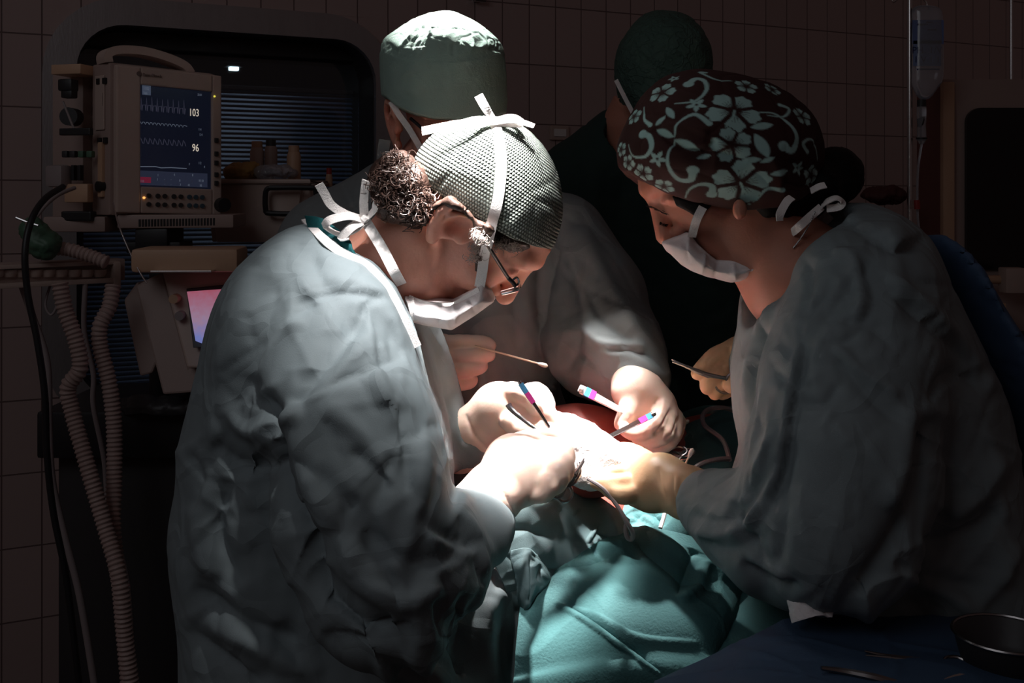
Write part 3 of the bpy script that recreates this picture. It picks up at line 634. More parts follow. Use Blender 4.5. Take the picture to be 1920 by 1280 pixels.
def vscreen():
    m, t, b = nt('ventilator_screen'); tc = node(t, 'ShaderNodeTexCoord'); sx = node(t, 'ShaderNodeSeparateXYZ'); t.links.new(tc.outputs['Generated'], sx.inputs[0])
    cr = node(t, 'ShaderNodeValToRGB'); cr.color_ramp.elements[0].color = (.25, .30, .75, 1); cr.color_ramp.elements[1].color = (.55, .13, .2, 1); e = cr.color_ramp.elements.new(.5); e.color = (.50, .32, .48, 1); cr.color_ramp.elements[0].position = .2
    nz = node(t, 'ShaderNodeTexNoise', i_Scale=9.0, i_Detail=4.0); ad = node(t, 'ShaderNodeMath', operation='MULTIPLY_ADD'); ad.inputs[1].default_value = .35; t.links.new(nz.outputs['Fac'], ad.inputs[0]); 
    sb = node(t, 'ShaderNodeMath', operation='SUBTRACT'); sb.inputs[1].default_value = .18; t.links.new(sx.outputs[2], sb.inputs[0]); t.links.new(sb.outputs[0], ad.inputs[2])
    t.links.new(ad.outputs[0], cr.inputs[0]); b.inputs['Base Color'].default_value = (0, 0, 0, 1); b.inputs['Roughness'].default_value = .6; t.links.new(cr.outputs[0], b.inputs['Emission Color']); b.inputs['Emission Strength'].default_value = .55; return m
slab('screen', [(336, 551), (440, 544), (420, 660), (364, 640)], 1.785, .006, vscreen(), vt, 0, .045)
for cx, cy, m in ((320, 562, M['tan']), (331, 594, M['grey_p'])): q = MB(); q.tube([P(cx, cy, 1.80)+np.array((0, .03, 0)), P(cx, cy, 1.795)+np.array((0, .025-.012, 0))], [.0085, .0078], 16); q.build('button', m, vt, True)
q = MB(); c0 = P(342, 488, 1.80); q.box(c0+np.array((0, .05, 0)), (.088, .06, .020), rot(.10), .008); q.build('top_cover', M['tan'], vt, True)
q = MB(); q.box(P(345, 508, 1.785), (.05, .02, .0018), rot(.04), .0006); q.build('trim_strip', M['steel'], vt)
# cart below
ct = empty('equipment_cart', tuple(P(300, 900, 1.9)*np.array((1, 1, 0))), 'black equipment cart with crumpled sheet standing under the ventilator', 'cart')
q = MB(); z1_ = P(0, 772, 1.9)[2]; z2_ = P(0, 860, 1.9)[2]; xc = P(310, 0, 1.9)[0]
q.box((xc-.05, 2.05, (z1_+z2_)/2), (.18, .15, (z1_-z2_)/2), None, .006); q.build('top_drawer', M['black'], ct, True)
q = MB(); q.box((xc-.05, 2.07, z2_/2+.04), (.16, .13, z2_/2-.04), None, .01); q.build('cabinet', M['dark'], ct, True)
for ex in (-1, 1):
    for ey in (-1, 1): q = MB(); q.tube([(xc-.05+ex*.12-.012, 2.07+ey*.1, .03), (xc-.05+ex*.12+.012, 2.07+ey*.1, .03)], .03, 16); q.tube([(xc-.05+ex*.12, 2.07+ey*.1, .05), (xc-.05+ex*.12, 2.07+ey*.1, .1)], .01, 8); q.build('caster', M['black'], ct, True)
sheet('crumpled_sheet', [[(228, 748, 1.92), (270, 740, 1.88), (320, 745, 1.88), (370, 735, 1.88)], [(225, 765, 1.90), (270, 760, 1.86), (320, 762, 1.86), (370, 752, 1.86)], [(230, 778, 1.89), (270, 775, 1.86), (320, 778, 1.86), (370, 772, 1.86)]], 30, M['dark'], ct, .003, crumple=(.025, .01, 6))
# ---------------------------------------------------------------- rail with hoses
rl = empty('hose_rail', tuple(P(100, 520, 1.75)), 'beige wall rail with scalloped holders crossing the left edge', 'rail')
def railp(px, py, d=0): Y = 1.72+(px+60)*.0006; p = P(px, py, Y); p[1] += d; return p
R_ = rot(math.atan2(railp(215, 500)[1]-railp(-60, 500)[1], railp(215, 500)[0]-railp(-60, 500)[0]))
q = MB(); cL, cR = railp(-60, 512), railp(214, 512); q.box((cL+cR)/2+np.array((0, .03, 0)), (np.linalg.norm(cR-cL)/2, .02, .019), R_, .002); q.build('rail_body', M['beige2'], rl, True)
for py, h in ((497, .003), (531, .004)): q = MB(); cL, cR = railp(-60, py), railp(218, py); q.box((cL+cR)/2, (np.linalg.norm(cR-cL)/2, .014, h), R_, .001); q.build('rail_flange', M['beige'], rl, True)
for i in range(10): q = MB(); cx = -30+i*24; q.tube([railp(cx, 505), railp(cx, 512), railp(cx, 519)], [.0125, .0125, .009], 14); q.build('holder', M['beige'], rl, True)
q = MB(); q.box(railp(213, 513), (.006, .018, .021), R_, .002); q.build('end_cap', M['beige'], rl, True)
def hose(name, pts, r, m, label, cat, ribs=True, grp=None, seg=14):
    p, _ = crom(PP(pts), [1]*len(pts), 60 if ribs else 12)
    if ribs:
        L = np.concatenate(([0], np.cumsum([np.linalg.norm(b-a) for a, b in zip(p[:-1], p[1:])]))); n = int(L[-1]/.0016); t = np.linspace(0, L[-1], n); p = np.array(p)
        p = np.stack([np.interp(t, L, p[:, k]) for k in range(3)], -1); rr = r*(1+.10*np.sign(np.sin(t*2*PI/.0075))*np.abs(np.sin(t*2*PI/.0075))**.5)
    else: rr = r
    q = MB(); q.tube(list(p), rr, seg); return tag(q.build(name, m, None, True), label, cat, grp)
hose('breathing_hose', [(112, 530, 1.74), (122, 580, 1.74), (143, 640, 1.74), (150, 690, 1.74), (128, 725, 1.74), (135, 770, 1.74), (160, 860, 1.73), (195, 980, 1.72), (225, 1090, 1.70), (235, 1200, 1.70), (250, 1320, 1.70)], .0125, M['hose'], 'corrugated beige breathing hose hanging nearer the left edge', 'hose')
hose('breathing_hose', [(212, 535, 1.80), (205, 575, 1.79), (188, 610, 1.78), (188, 650, 1.78), (205, 720, 1.78), (214, 800, 1.78), (214, 900, 1.77), (212, 1000, 1.75), (225, 1100, 1.75), (232, 1180, 1.75), (245, 1320, 1.74)], .0125, M['hose'], 'corrugated beige breathing hose hanging nearer the ventilator', 'hose')
hose('breathing_hose', [(100, 465, 1.80), (130, 468, 1.80), (170, 480, 1.80), (200, 492, 1.80)], .011, M['hose'], 'short corrugated hose lying on the rail behind the green bag', 'hose')
hose('black_cable', [(118, 350, 1.78), (85, 372, 1.72), (60, 410, 1.68), (47, 470, 1.66), (52, 550, 1.66), (70, 640, 1.66), (84, 740, 1.66), (88, 850, 1.66), (100, 960, 1.66), (125, 1090, 1.66), (150, 1300, 1.66)], .0052, M['black'], 'long black cable hanging down the left side to the floor', 'cable', False)
hose('grey_tube', [(40, 532, 1.80), (60, 590, 1.80), (88, 680, 1.80), (92, 800, 1.80), (98, 900, 1.80), (120, 1000, 1.80), (150, 1120, 1.80), (180, 1300, 1.8)], .006, M['grey_p'], 'thin grey tube behind the black cable', 'tube', False)
hose('grey_tube', [(95, 532, 1.82), (85, 570, 1.81), (95, 590, 1.81), (106, 575, 1.81), (112, 540, 1.81)], .0022, M['grey_p'], 'thin looped tube hanging under the rail', 'tube', False)
hose('grey_tube', [(160, 532, 1.84), (158, 620, 1.84), (175, 700, 1.84), (175, 760, 1.84), (195, 860, 1.84), (205, 960, 1.84), (240, 1100, 1.84), (250, 1320, 1.84)], .0045, M['grey_p'], 'thin dark grey tube between the two corrugated hoses', 'tube', False)
hose('metal_wire', [(212, 380, 1.85), (222, 420, 1.82), (240, 465, 1.80), (262, 510, 1.78), (275, 530, 1.77)], .0014, M['steel'], 'thin shiny wire hanging from the monitor shelf past the ventilator', 'wire', False)
hose('monitor_cable', [(140, 352, 1.88), (110, 365, 1.84), (85, 385, 1.80), (65, 410, 1.78)], .0035, M['grey_p'], 'pinkish grey cable from the module rack down to the left', 'cable', False)
c0 = P(68, 445, 1.78)
f = lambda X: smin(ell(X, P(62, 430, 1.78), (.022, .022, .024)), ell(X, P(85, 460, 1.78), (.026, .024, .024)), .02)
V, Q = nets(f, *[axis(c0[i]-.08, c0[i]+.08, .003) for i in range(3)]); V = facets(relax(V, Q, 1), normals(V, Q), .02, .008, seed=4)
gb = mesh('breathing_bag', V, Q, M['green']); tag(gb, 'crumpled green breathing bag above the rail at the left', 'bag')
q = MB(); q.tube(PP([(30, 408, 1.74), (50, 416, 1.74), (72, 423, 1.74)]), .0022, 8); q.tube(PP([(50, 416, 1.74), (54, 432, 1.74)]), .003, 8); tag(q.build('metal_clip', M['steel'], None, True), 'shiny metal clip on top of the green bag', 'clip')
# ---------------------------------------------------------------- infusion stand and bag
iv = empty('infusion_stand', (P(1706, 0, 2.9)[0], 2.9, 0), 'thin polished infusion stand to the right of the black hair bun', 'stand')
X0 = P(1706, 0, 2.9)[0]; Yi = 2.9
q = MB(); q.tube([(X0, Yi, .06), (X0, Yi, 2.05)], .0075, 14); q.build('pole', M['steel'], iv, True)
q = MB(); q.tube([(X0, Yi, 2.04), (X0+.02, Yi, 2.05), (X0+.045, Yi, 2.03), (X0+.047, Yi, 2.0)], .003, 8, sm=3); q.tube([(X0, Yi, 2.04), (X0-.02, Yi, 2.05), (X0-.045, Yi, 2.03), (X0-.047, Yi, 2.05)], .003, 8, sm=3); q.build('hook', M['steel'], iv, True)
for k in range(5):
    a = k*2*PI/5; q = MB(); q.tube([(X0, Yi, .08), (X0+.25*math.cos(a), Yi+.25*math.sin(a), .05), (X0+.25*math.cos(a), Yi+.25*math.sin(a), .0)], .012, 8); q.build('leg', M['steel_d'], iv, True)
ib = empty('infusion_bag', tuple(P(1738, 10, 2.88)), 'clear infusion bag with blue printing hanging upside down on the stand', 'bag')
bo_ = pxpoly([(1713, 14), (1740, 10), (1762, 16), (1768, 40), (1769, 140), (1758, 165), (1742, 185), (1724, 185), (1712, 165), (1710, 140), (1711, 40)], 2.88, 3)
build_sdf('bag_body', lambda X: infl(X, bo_, 2.88, .020, .04), bbox(PP([(1700, 0, 2.82), (1780, 195, 2.94)]), .02), .002, M['clear'], ib, rel=1)
lab = pmat('label_blue', (.14, .20, .42), .6, vary=.15, bump=.02); ink = pmat('ink_blue', (.01, .02, .09), .6, bump=.01)
q = MB(); q.box(P(1740, 60, 2.868), (.042, .0008, .032)); q.build('label', lab, ib); q = MB(); q.box(P(1738, 100, 2.868), (.037, .0008, .034)); q.build('label', pmat('label_pale', (.20, .28, .5), .6, vary=.1, bump=.02), ib)
def wtext(name, s, px, py, Y, h, m, par, flip=False):
    return font_mesh(name, s, h, m, par, Matrix.Translation(Vector(P(px, py, Y))) @ Matrix.Rotation(PI if flip else 0, 4, 'Y') @ Matrix.Rotation(PI/2, 4, 'X'), True)
for px, py, hw in ((1742, 42, .008), (1730, 46, .014), (1747, 56, .012), (1740, 130, .03)): q = MB(); q.box(P(px, py, 2.8665), (hw, .0004, .0022)); q.build('printed_line', ink, ib)
wtext('label_text', 'PH. 1/V', 1738, 100, 2.8665, .026, ink, ib); wtext('label_text', '1 V 1 1', 1738, 117, 2.8665, .024, ink, ib)
q = MB(); X1, Y1 = P(1728, 0, 2.88)[0], 2.88
q.tube([P(1728, 187, 2.88), P(1728, 200, 2.88)], .012, 12); q.build('port', M['dark'], ib, True)
q = MB(); q.tube([P(1728, 200, 2.88), P(1728, 228, 2.88), P(1728, 232, 2.88), P(1728, 262, 2.88), P(1728, 270, 2.88)], [.0125, .0125, .0112, .0125, .0065], 16); q.build('drip_chamber', M['clear'], ib, True)
q = MB(); q.tube([P(1727, 228, 2.88), P(1729, 228.5, 2.88)], .0148, 14); q.tube([P(1728, 258, 2.88), P(1728, 261, 2.88)], .0148, 14); q.build('clamp_ring', M['black'], ib, True)
hose('infusion_line', [(1728, 270, 2.88), (1722, 310, 2.88), (1720, 360, 2.88), (1722, 420, 2.88), (1735, 520, 2.88)], .0032, M['clear'], 'thin clear infusion line hanging from the drip chamber', 'tube', False)
q = MB(); q.tube(PP([(1719, 375, 2.87), (1720, 392, 2.87)]), .008, 10); tag(q.build('line_clamp', M['red'], None, True), 'red roller clamp on the infusion line', 'clamp')
iv2 = MB(); X2 = P(1896, 0, 3.6)[0]; iv2.tube([(X2, 3.6, .0), (X2, 3.6, 2.3)], .006, 12); tag(iv2.build('metal_pole', M['steel'], None, True), 'slim metal pole rising behind the right hand cabinet', 'pole')
# dark red lump by the wall and reddish column
bag('folded_cloth', P(1655, 365, 2.95), (.062, .05, .025), pmat('dark_red_cloth', (.08, .02, .018), .7, vary=.2, bump=.3, bscale=40), 'dark reddish bundle by the stand behind the right gown', 'bundle', 7)
# right cabinet with dark screen
cb_ = empty('cabinet', tuple(P(1850, 560, 3.0)*np.array((1, 1, 0))), 'beige cabinet with large dark rounded door at the right edge', 'cabinet')
q = MB(); zt_ = P(0, 148, 3.0)[2]; xl = P(1768, 0, 3.0)[0]; q.box((xl+.46, 3.095, zt_/2), (.46, .095, zt_/2), None, .006); q.build('housing', M['beige2'], cb_, True)
q = MB(); xb = P(1772, 0, 3.0)[0]; q.box((xb+.004, 2.994, zt_/2+.02), (.016, .012, zt_/2-.03), None, .003); q.build('edge_trim', M['tan'], cb_, True)
q = MB(); q.box((xl-.002, 3.095, zt_/2), (.003, .086, zt_/2-.02), None, .001); q.build('side_panel', pmat('red_brown_panel', (.20, .07, .06), .5, vary=.1, bump=.05), cb_)
xa_, xb2 = P(1812, 0, 2.985)[0], P(1812, 0, 2.985)[0]+.70; za_, zb2 = P(0, 505, 2.985)[2], P(0, 202, 2.985)[2]
q = MB(); pl = rrect(xa_, xb2, za_, zb2, .04); q.prism(pl, (0, 2.990, 0), (1, 0, 0), (0, 0, 1), (0, 1, 0), .014); q.build('dark_door', pmat('smoked_glass', (.006, .006, .007), .25, bump=.01), cb_)
q = MB(); q.tube([P(1818, 524, 2.90), P(1935, 524, 2.90)], .012, 14); q.build('rail', M['tan'], cb_, True); q = MB(); q.box(P(1898, 525, 2.885), (.028, .025, .034), None, .005); q.build('rail_clamp', M['beige'], cb_, True)
q = MB(); q.box(P(1850, 640, 2.95), (.2, .03, .026), None, .004); q.build('lower_shelf', M['dark'], cb_, True)
q = MB(); q.box(P(1868, 585, 2.87), (.018, .02, .026), None, .003); q.build('knob', M['tan'], cb_, True)
# ================================================================= people
def head_sdf(X, c, R, s=1.0, ear=(1, 1)):
    """a head: c centre between the ears, R columns right/forward/up, s scale"""
    q = (X-np.array(c))@R/s
    far = np.linalg.norm(q, axis=1)
    f = ell(q, (0, -.012, .045), (.074, .098, .082))
    f = smin(f, ell(q, (0, .030, -.015), (.062, .066, .085)), .03)
    f = smin(f, ell(q, (0, .058, -.095), (.028, .026, .022)), .03)                  # chin
    for e in (-1, 1):
        f = smin(f, seg_d(q, (e*.056, -.002, -.062), (e*.018, .066, -.100), .017, .016), .02)   # jaw
        f = smin(f, ell(q, (e*.040, .066, -.028), (.022, .020, .018)), .02)         # cheekbone
        f = smin(f, seg_d(q, (e*.012, .090, .034), (e*.044, .074, .034), .009, .009), .014)      # brow
        f = smax(f, -ell(q, (e*.031, .099, .010), (.017, .014, .010)), .012)        # eye socket
        f = smin(f, ell(q, (e*.031, .077, .009), (.013, .012, .012)), .002)         # eyeball
        f = smin(f, seg_d(q, (e*.020, .089, .011), (e*.043, .083, .011), .0025, .002), .003)     # lid
    f = smin(f, seg_d(q, (0, .088, .026), (0, .115, -.021), .008, .011), .012)       # nose
    f = smin(f, ell(q, (0, .115, -.025), (.012, .011, .010)), .006)
    for e in (-1, 1):
        f = smin(f, ell(q, (e*.013, .098, -.028), (.008, .010, .008)), .005)
        f = smax(f, -ell(q, (e*.007, .103, -.037), (.004, .006, .005)), .003)
    f = smin(f, seg_d(q, (-.020, .086, -.062), (.020, .086, -.062), .006, .006), .008)  # lips
    f = smin(f, seg_d(q, (-.016, .086, -.073), (.016, .086, -.073), .007, .007), .008)
    for e in (-1, 1):                                                                # ears
        if not (ear[0] if e < 0 else ear[1]): continue
        g = ear_sdf(q, e); f = smin(f, g, .006)
    return np.where(far > .22, (far-.15)*s, f*s)
def place_head(px, py, Y, R, s):
    """head centre that puts the nose tip at the picture position"""
    return P(px, py, Y+(R@np.array((0, .125, -.027))*s)[1])-R@np.array((0, .125, -.027))*s
def hug(hs, poly, g, X): return smax(hs(X)-g, poly_sd(X[:, [0, 2]], poly), .002)
def on_sdf(f, px, py, y0, y1, g=.002):
    Y = np.arange(y0, y1, .001); p = np.stack([P(px, py, y) for y in Y]); v = f(p) < g; i = np.argmax(v) if v.any() else len(Y)-1
    return p[i]
def ear_sdf(q, e):
    q = (q-np.array((e*.080, -.008, -.003)))/1.22+np.array((e*.080, 0, 0)); x = e*.080
    H = [(x-.0*e, .018, -.002), (x+e*.008, .020, .016), (x+e*.013, .008, .031), (x+e*.017, -.010, .030), (x+e*.017, -.020, .014), (x+e*.014, -.018, -.006), (x+e*.008, -.008, -.022), (x+e*.003, .003, -.030)]
    g = chain(q, H, [.0035, .0042, .0048, .005, .0048, .0044, .005, .0062])
    pl = ell(q, (x+e*.004, -.001, .003), (.006, .018, .028)); g = smin(g, pl, .006)
    A = [(x+e*.008, .012, .016), (x+e*.013, -.004, .016), (x+e*.012, -.010, .0), (x+e*.008, -.002, -.012)]
    g = smin(g, chain(q, A, [.003, .0036, .0036, .004]), .003)
    g = smax(g, -ell(q, (x+e*.012, .003, -.002), (.011, .010, .014)), .003)
    g = smax(g, -seg_d(q, (x+e*.016, .008, .025), (x+e*.018, -.013, .012), .0035, .0025), .003)
    return smin(g, ell(q, (x+e*.006, .016, -.004), (.005, .005, .007)), .004)*1.22        # tragus
def hand_sdf(X, palm, fingers, kp=.014, k=.004):
    """palm: chains (pixel points, radii in m) blended softly; fingers: one chain each"""
    f = None
    for pts, rr in palm:
        g = chain(X, PP(pts), rr, .01); f = g if f is None else smin(f, g, kp)
    for pts, rr in fingers:
        w, r2 = crom(PP(pts), rr, 3); f = smin(f, chain(X, w, r2, .002), k)
    return f
def glove(name, palm, fingers, mat, parent, fl=(), fine=.0022, kp=.014, k=.004, label=None, pad=.045):
    allp = PP([q for pts, _ in palm+fingers for q in pts]); b = bbox(allp, pad)
    def post(V, Q):
        if fl: V = folds(V, normals(V, Q), fl)
        return V
    o = build_sdf(name, lambda X: hand_sdf(X, palm, fingers, kp, k), b, fine, mat, parent, rel=2, post=post)
    if label: o['label'] = label
    return o
def body(name, head, sides, neck, torso, arms, legs, mat, fine=.0028, cap=None, extra=None):
    """one continuous figure: head, neck, torso, arms and legs down to the shoes"""
    c, R, s = head; c = np.array(c)
    def f(X):
        h = head_sdf(X, c, R, s, sides)
        g = chain(X, torso[0], torso[1], .05)
        g = smin(g, chain(X, neck[0], neck[1], .02), .03)
        for p, r in arms: g = smin(g, chain(X, p, r, .01), .03)
        for p, r in legs: g = smin(g, chain(X, p, r, .01), .04)
        h = smin(h, g, .025)
        if cap: h = smax(h, np.minimum(cap[0](X)+.005, -poly_sd(X[:, [0, 2]], cap[1])), .004)   # the crown stays inside the cap
        if extra: h = smin(h, extra(X), .006)
        return h
    pts = list(torso[0])+[q for p, r in arms+legs for q in p]+[c]
    b = bbox(pts, .2); b[2] = (-.012, b[2][1])
    r = .14*s
    return build_sdf(name, f, b, fine, mat, None, coarse=.016, xf=(c[0]-r, c[0]+r), yf=(c[1]-r, c[1]+r), zf=(c[2]-r, c[2]+r), rel=1)
def legs_for(X, Y, w=(0, .1), front=(1, 0)):
    L = []
    for e in (-1, 1):
        a = np.array((X+e*w[0], Y+e*w[1]))
        L.append(([(a[0], a[1], .92), (a[0]+front[0]*.02, a[1]+front[1]*.02, .5), (a[0], a[1], .09), (a[0]+front[0]*.05, a[1]+front[1]*.05, .045), (a[0]+front[0]*.19, a[1]+front[1]*.19, .04)], [.08, .062, .045, .045, .038]))
    return L

# cap outlines and rim cuts, used by the caps and by the heads inside them
ao = pxpoly([(772, 325), (776, 295), (794, 266), (824, 240), (860, 223), (900, 214), (942, 218), (986, 238), (1020, 270), (1044, 310), (1056, 358), (1057, 402), (1048, 442), (1020, 500), (960, 520), (880, 480), (820, 430), (785, 370)], 1.30, 3)
ar = pxpoly([(700, 100), (1150, 100), (1150, 500), (1050, 478), (1036, 471), (1000, 464), (960, 448), (920, 426), (880, 402), (840, 376), (805, 356), (780, 344), (700, 345)], 1.25, 0)
bo = pxpoly([(717, 86), (745, 58), (790, 34), (830, 25), (872, 34), (912, 56), (940, 86), (948, 120), (951, 170), (950, 205), (930, 300), (830, 320), (735, 300), (722, 210), (716, 150)], 1.80, 3)
br = pxpoly([(690, 0), (980, 0), (985, 190), (951, 206), (920, 222), (870, 228), (820, 226), (780, 216), (745, 200), (722, 180), (700, 170)], 1.72, 0)
do = pxpoly([(1152, 128), (1162, 85), (1188, 42), (1222, 20), (1262, 19), (1300, 36), (1328, 72), (1338, 112), (1335, 160), (1320, 240), (1250, 280), (1190, 260), (1165, 200)], 2.32, 3)
dr = pxpoly([(1100, -60), (1400, -60), (1400, 330), (1300, 320), (1245, 262), (1200, 222), (1170, 192), (1152, 150), (1140, 120)], 2.28, 0)
co = pxpoly([(1160, 288), (1170, 245), (1188, 205), (1215, 168), (1255, 140), (1310, 127), (1360, 130), (1420, 146), (1480, 172), (1522, 208), (1543, 250), (1549, 300), (1540, 345), (1520, 400), (1450, 440), (1360, 430), (1250, 400), (1180, 350)], 1.34, 3)
cr_ = pxpoly([(1100, 60), (1600, 60), (1600, 350), (1545, 345), (1520, 362), (1495, 378), (1450, 391), (1385, 393), (1340, 386), (1300, 378), (1255, 364), (1222, 346), (1190, 325), (1166, 310), (1140, 305)], 1.29, 0)
# ---------------------------------------------------------------- surgeon in the knit cap (left, nearest)
RA = frame((.46, .18, -.86), (.84, -.26, .45)); sA = 1.04; hA = place_head(949, 568, 1.325, RA, sA)
hsA = lambda X: head_sdf(X, hA, RA, sA)
def qA(px, py, g=.003): return on_sdf(hsA, px, py, 1.12, 1.36, g)
A = body('surgeon', (hA, RA, sA), (1, 1),
    ([hA+RA@np.array((0, -.02, -.05)), P(750, 490, 1.33), P(670, 545, 1.34)], [.056, .055, .070]),
    ([P(640, 600, 1.34), P(590, 700, 1.34), P(560, 950, 1.34), (-.25, 1.35, .95)], [.08, .11, .12, .10]),
    [([P(645, 640, 1.22), P(690, 900, 1.14), P(720, 1080, 1.11), P(905, 965, 1.24)], [.050, .045, .040, .028]),
     ([P(680, 590, 1.48), P(760, 860, 1.55), P(880, 800, 1.45)], [.055, .040, .028])],
    legs_for(-.24, 1.35, (0, .085)), M['skin'], cap=(lambda X: infl(X, ao, 1.315, .100, .098), ar))
tag(A, 'person in grey-green gown and knitted cap bent over the patient at the left', 'person')

body_A = pxpoly([(578, 418), (520, 436), (470, 474), (430, 520), (402, 575), (378, 660), (356, 760), (340, 830), (336, 900), (322, 1000), (334, 1110), (340, 1250), (320, 1600), (300, 2250),
                 (980, 2250), (970, 1600), (975, 1330), (972, 1180), (940, 1100), (885, 1020), (856, 950), (850, 850), (838, 770), (818, 700), (792, 640), (768, 592), (738, 530), (700, 490), (640, 462)], 1.32, 3)
cutA = pxpoly([(576, 404), (640, 464), (694, 489), (740, 531), (773, 590), (796, 642), (819, 702), (844, 777), (855, 850), (862, 880), (1000, 800), (1000, 300), (560, 250)], 1.25, 0)
def gownA(X):
    f = infl(X, body_A, lambda Z: 1.34+0*Z[:, 0], .19, .13)
    yoke = chain(X, [P(628, 572, 1.235), P(590, 650, 1.22)], [.080, .085], .03); f = smin(f, yoke, .05)
    arm = chain(X, [P(645, 645, 1.205), P(652, 800, 1.15), P(690, 960, 1.12), P(735, 1085, 1.10)], [.096, .098, .100, .088], .02)
    arm = smin(arm, chain(X, [P(735, 1085, 1.10), P(810, 1050, 1.14), P(880, 1000, 1.19), P(905, 985, 1.22)], [.086, .066, .048, .040], .01), .03)
    f = smin(f, arm, .018)
    far = chain(X, [P(740, 650, 1.46), P(790, 800, 1.52), P(870, 815, 1.46)], [.08, .07, .05], .02); f = smin(f, far, .02)
    f = smin(f, chain(X, [P(905, 1150, 1.29), P(905, 1420, 1.29)], [.05, .06], 0), .03)
    f = smax(f, -poly_sd(X[:, [0, 2]], cutA), .010)
    # neck opening
    hole = seg_d(X, P(700, 420, 1.33), P(765, 545, 1.33), .062, .066)
    f = smax(f, -hole, .006)
    return f
foldsA = [
    ('s', [(545, 566), (590, 545), (650, 538), (705, 545), (722, 560)], 34, -8), ('c', [(548, 560), (590, 540), (650, 533), (705, 540)], 7, -5),
    ('c', [(683, 560), (683, 591), (625, 668), (570, 730), (531, 771)], 16, -7), ('r', [(700, 610), (640, 690), (570, 760)], 16, 5),
    ('s', [(539, 767), (600, 735), (690, 700), (761, 668)], 45, 8), ('c', [(545, 775), (610, 738), (690, 704), (761, 672)], 8, -5),
    ('r', [(690, 575), (707, 685), (742, 771), (753, 888)], 8, 4), ('c', [(700, 575), (720, 690), (755, 771), (765, 888), (770, 960)], 9, -5),
    ('c', [(730, 600), (742, 700), (752, 751)], 9, -4), ('r', [(722, 560), (762, 650), (800, 751), (835, 850), (850, 890)], 12, 7),
    ('c', [(745, 600), (780, 700), (812, 800), (838, 890)], 9, -6), ('r', [(430, 760), (450, 800), (475, 812), (500, 775)], 14, 8),
    ('c', [(484, 738), (500, 770), (512, 830), (518, 900), (560, 990), (600, 1060)], 20, -26), ('r', [(555, 750), (545, 800), (575, 900), (620, 1000)], 22, 10),
    ('c', [(400, 830), (440, 870), (480, 880), (520, 860)], 22, -14), ('r', [(500, 830), (530, 790), (560, 780)], 14, 8),
    ('c', [(735, 850), (690, 900), (650, 960), (640, 1010)], 14, -8), ('r', [(750, 830), (700, 880), (660, 940)], 14, 6),
    ('c', [(655, 845), (700, 880), (740, 920)], 12, -6), ('c', [(760, 760), (740, 850), (700, 960), (690, 1060)], 18, -8), ('r', [(800, 800), (790, 900), (770, 1000), (740, 1080)], 20, 8),
    ('c', [(520, 520), (500, 600), (470, 700), (450, 760)], 30, -6), ('r', [(470, 500), (440, 600), (410, 720), (390, 830)], 24, 6),
    ('c', [(620, 620), (600, 680), (560, 720)], 10, -5), ('c', [(590, 560), (560, 580), (545, 600)], 8, -5), ('r', [(560, 590), (520, 640), (480, 720)], 14, 6),
    ('c', [(355, 850), (370, 900), (360, 960)], 14, -8), ('c', [(420, 900), (400, 1000), (450, 1100)], 26, -14), ('r', [(380, 900), (370, 1000), (400, 1090)], 18, 9),
    ('c', [(560, 1000), (600, 1100), (680, 1170), (780, 1180)], 22, -22), ('r', [(640, 1010), (680, 1090), (760, 1130), (830, 1090)], 22, 10),
    ('c', [(700, 1000), (760, 1050), (840, 1040), (900, 1010)], 14, -9), ('c', [(780, 960), (830, 1000), (880, 1010)], 12, -7), ('r', [(800, 1000), (850, 1030), (900, 1040)], 10, 6),
    ('c', [(860, 960), (880, 1010), (900, 1060), (905, 1100)], 7, -6), ('r', [(875, 960), (905, 1020), (918, 1080)], 7, 6), ('c', [(900, 1000), (925, 1050), (930, 1110)], 7, -6),
    ('c', [(880, 1110), (870, 1200), (880, 1290)], 16, -14), ('r', [(920, 1120), (915, 1200), (925, 1290)], 16, 9), ('c', [(950, 1120), (948, 1200), (950, 1290)], 10, -8),
    ('c', [(360, 1100), (460, 1170), (560, 1200)], 16, -12), ('r', [(380, 1160), (480, 1210), (600, 1270)], 22, 10), ('c', [(350, 1180), (420, 1240), (500, 1290)], 18, -12),
    ('c', [(600, 1190), (700, 1230), (800, 1290)], 18, -12), ('r', [(700, 1200), (780, 1240), (840, 1290)], 16, 9), ('c', [(820, 1120), (840, 1180), (900, 1280)], 14, -12),
]
regA = [(560, 430), (700, 540), (790, 660), (850, 850), (920, 1060), (970, 1290), (340, 1290), (330, 1000), (350, 800), (420, 540)]
regC = [(1560, 400), (1700, 420), (1880, 680), (1920, 1000), (1800, 1250), (1480, 1100), (1290, 980), (1400, 900), (1390, 700), (1420, 540)]
regB = [(700, 320), (520, 420), (480, 700), (900, 780), (1120, 780), (1240, 700), (1190, 570), (1080, 400), (940, 340)]
def postA(V, Q):
    V = facets(V, normals(V, Q), .10, .0045, stretch=(1, 1, .6), seed=3)
    V = folds(V, normals(V, Q), random_creases(regA, 60, 5, 1.2, 14)+random_creases(regA, 30, 6, 2.5, 0))
    return relax(folds(V, normals(V, Q), [(k, p, w_, 1.1*h) for k, p, w_, h in foldsA]), Q, 1)
gA = build_sdf('gown', gownA, [(-.62, .08), (1.0, 1.62), (.30, 1.52)], .0042, M['gown'], A, coarse=.02, zf=(.92, 1.5), yf=(1.0, 1.35), xf=(-.5, .02), rel=2, post=postA)
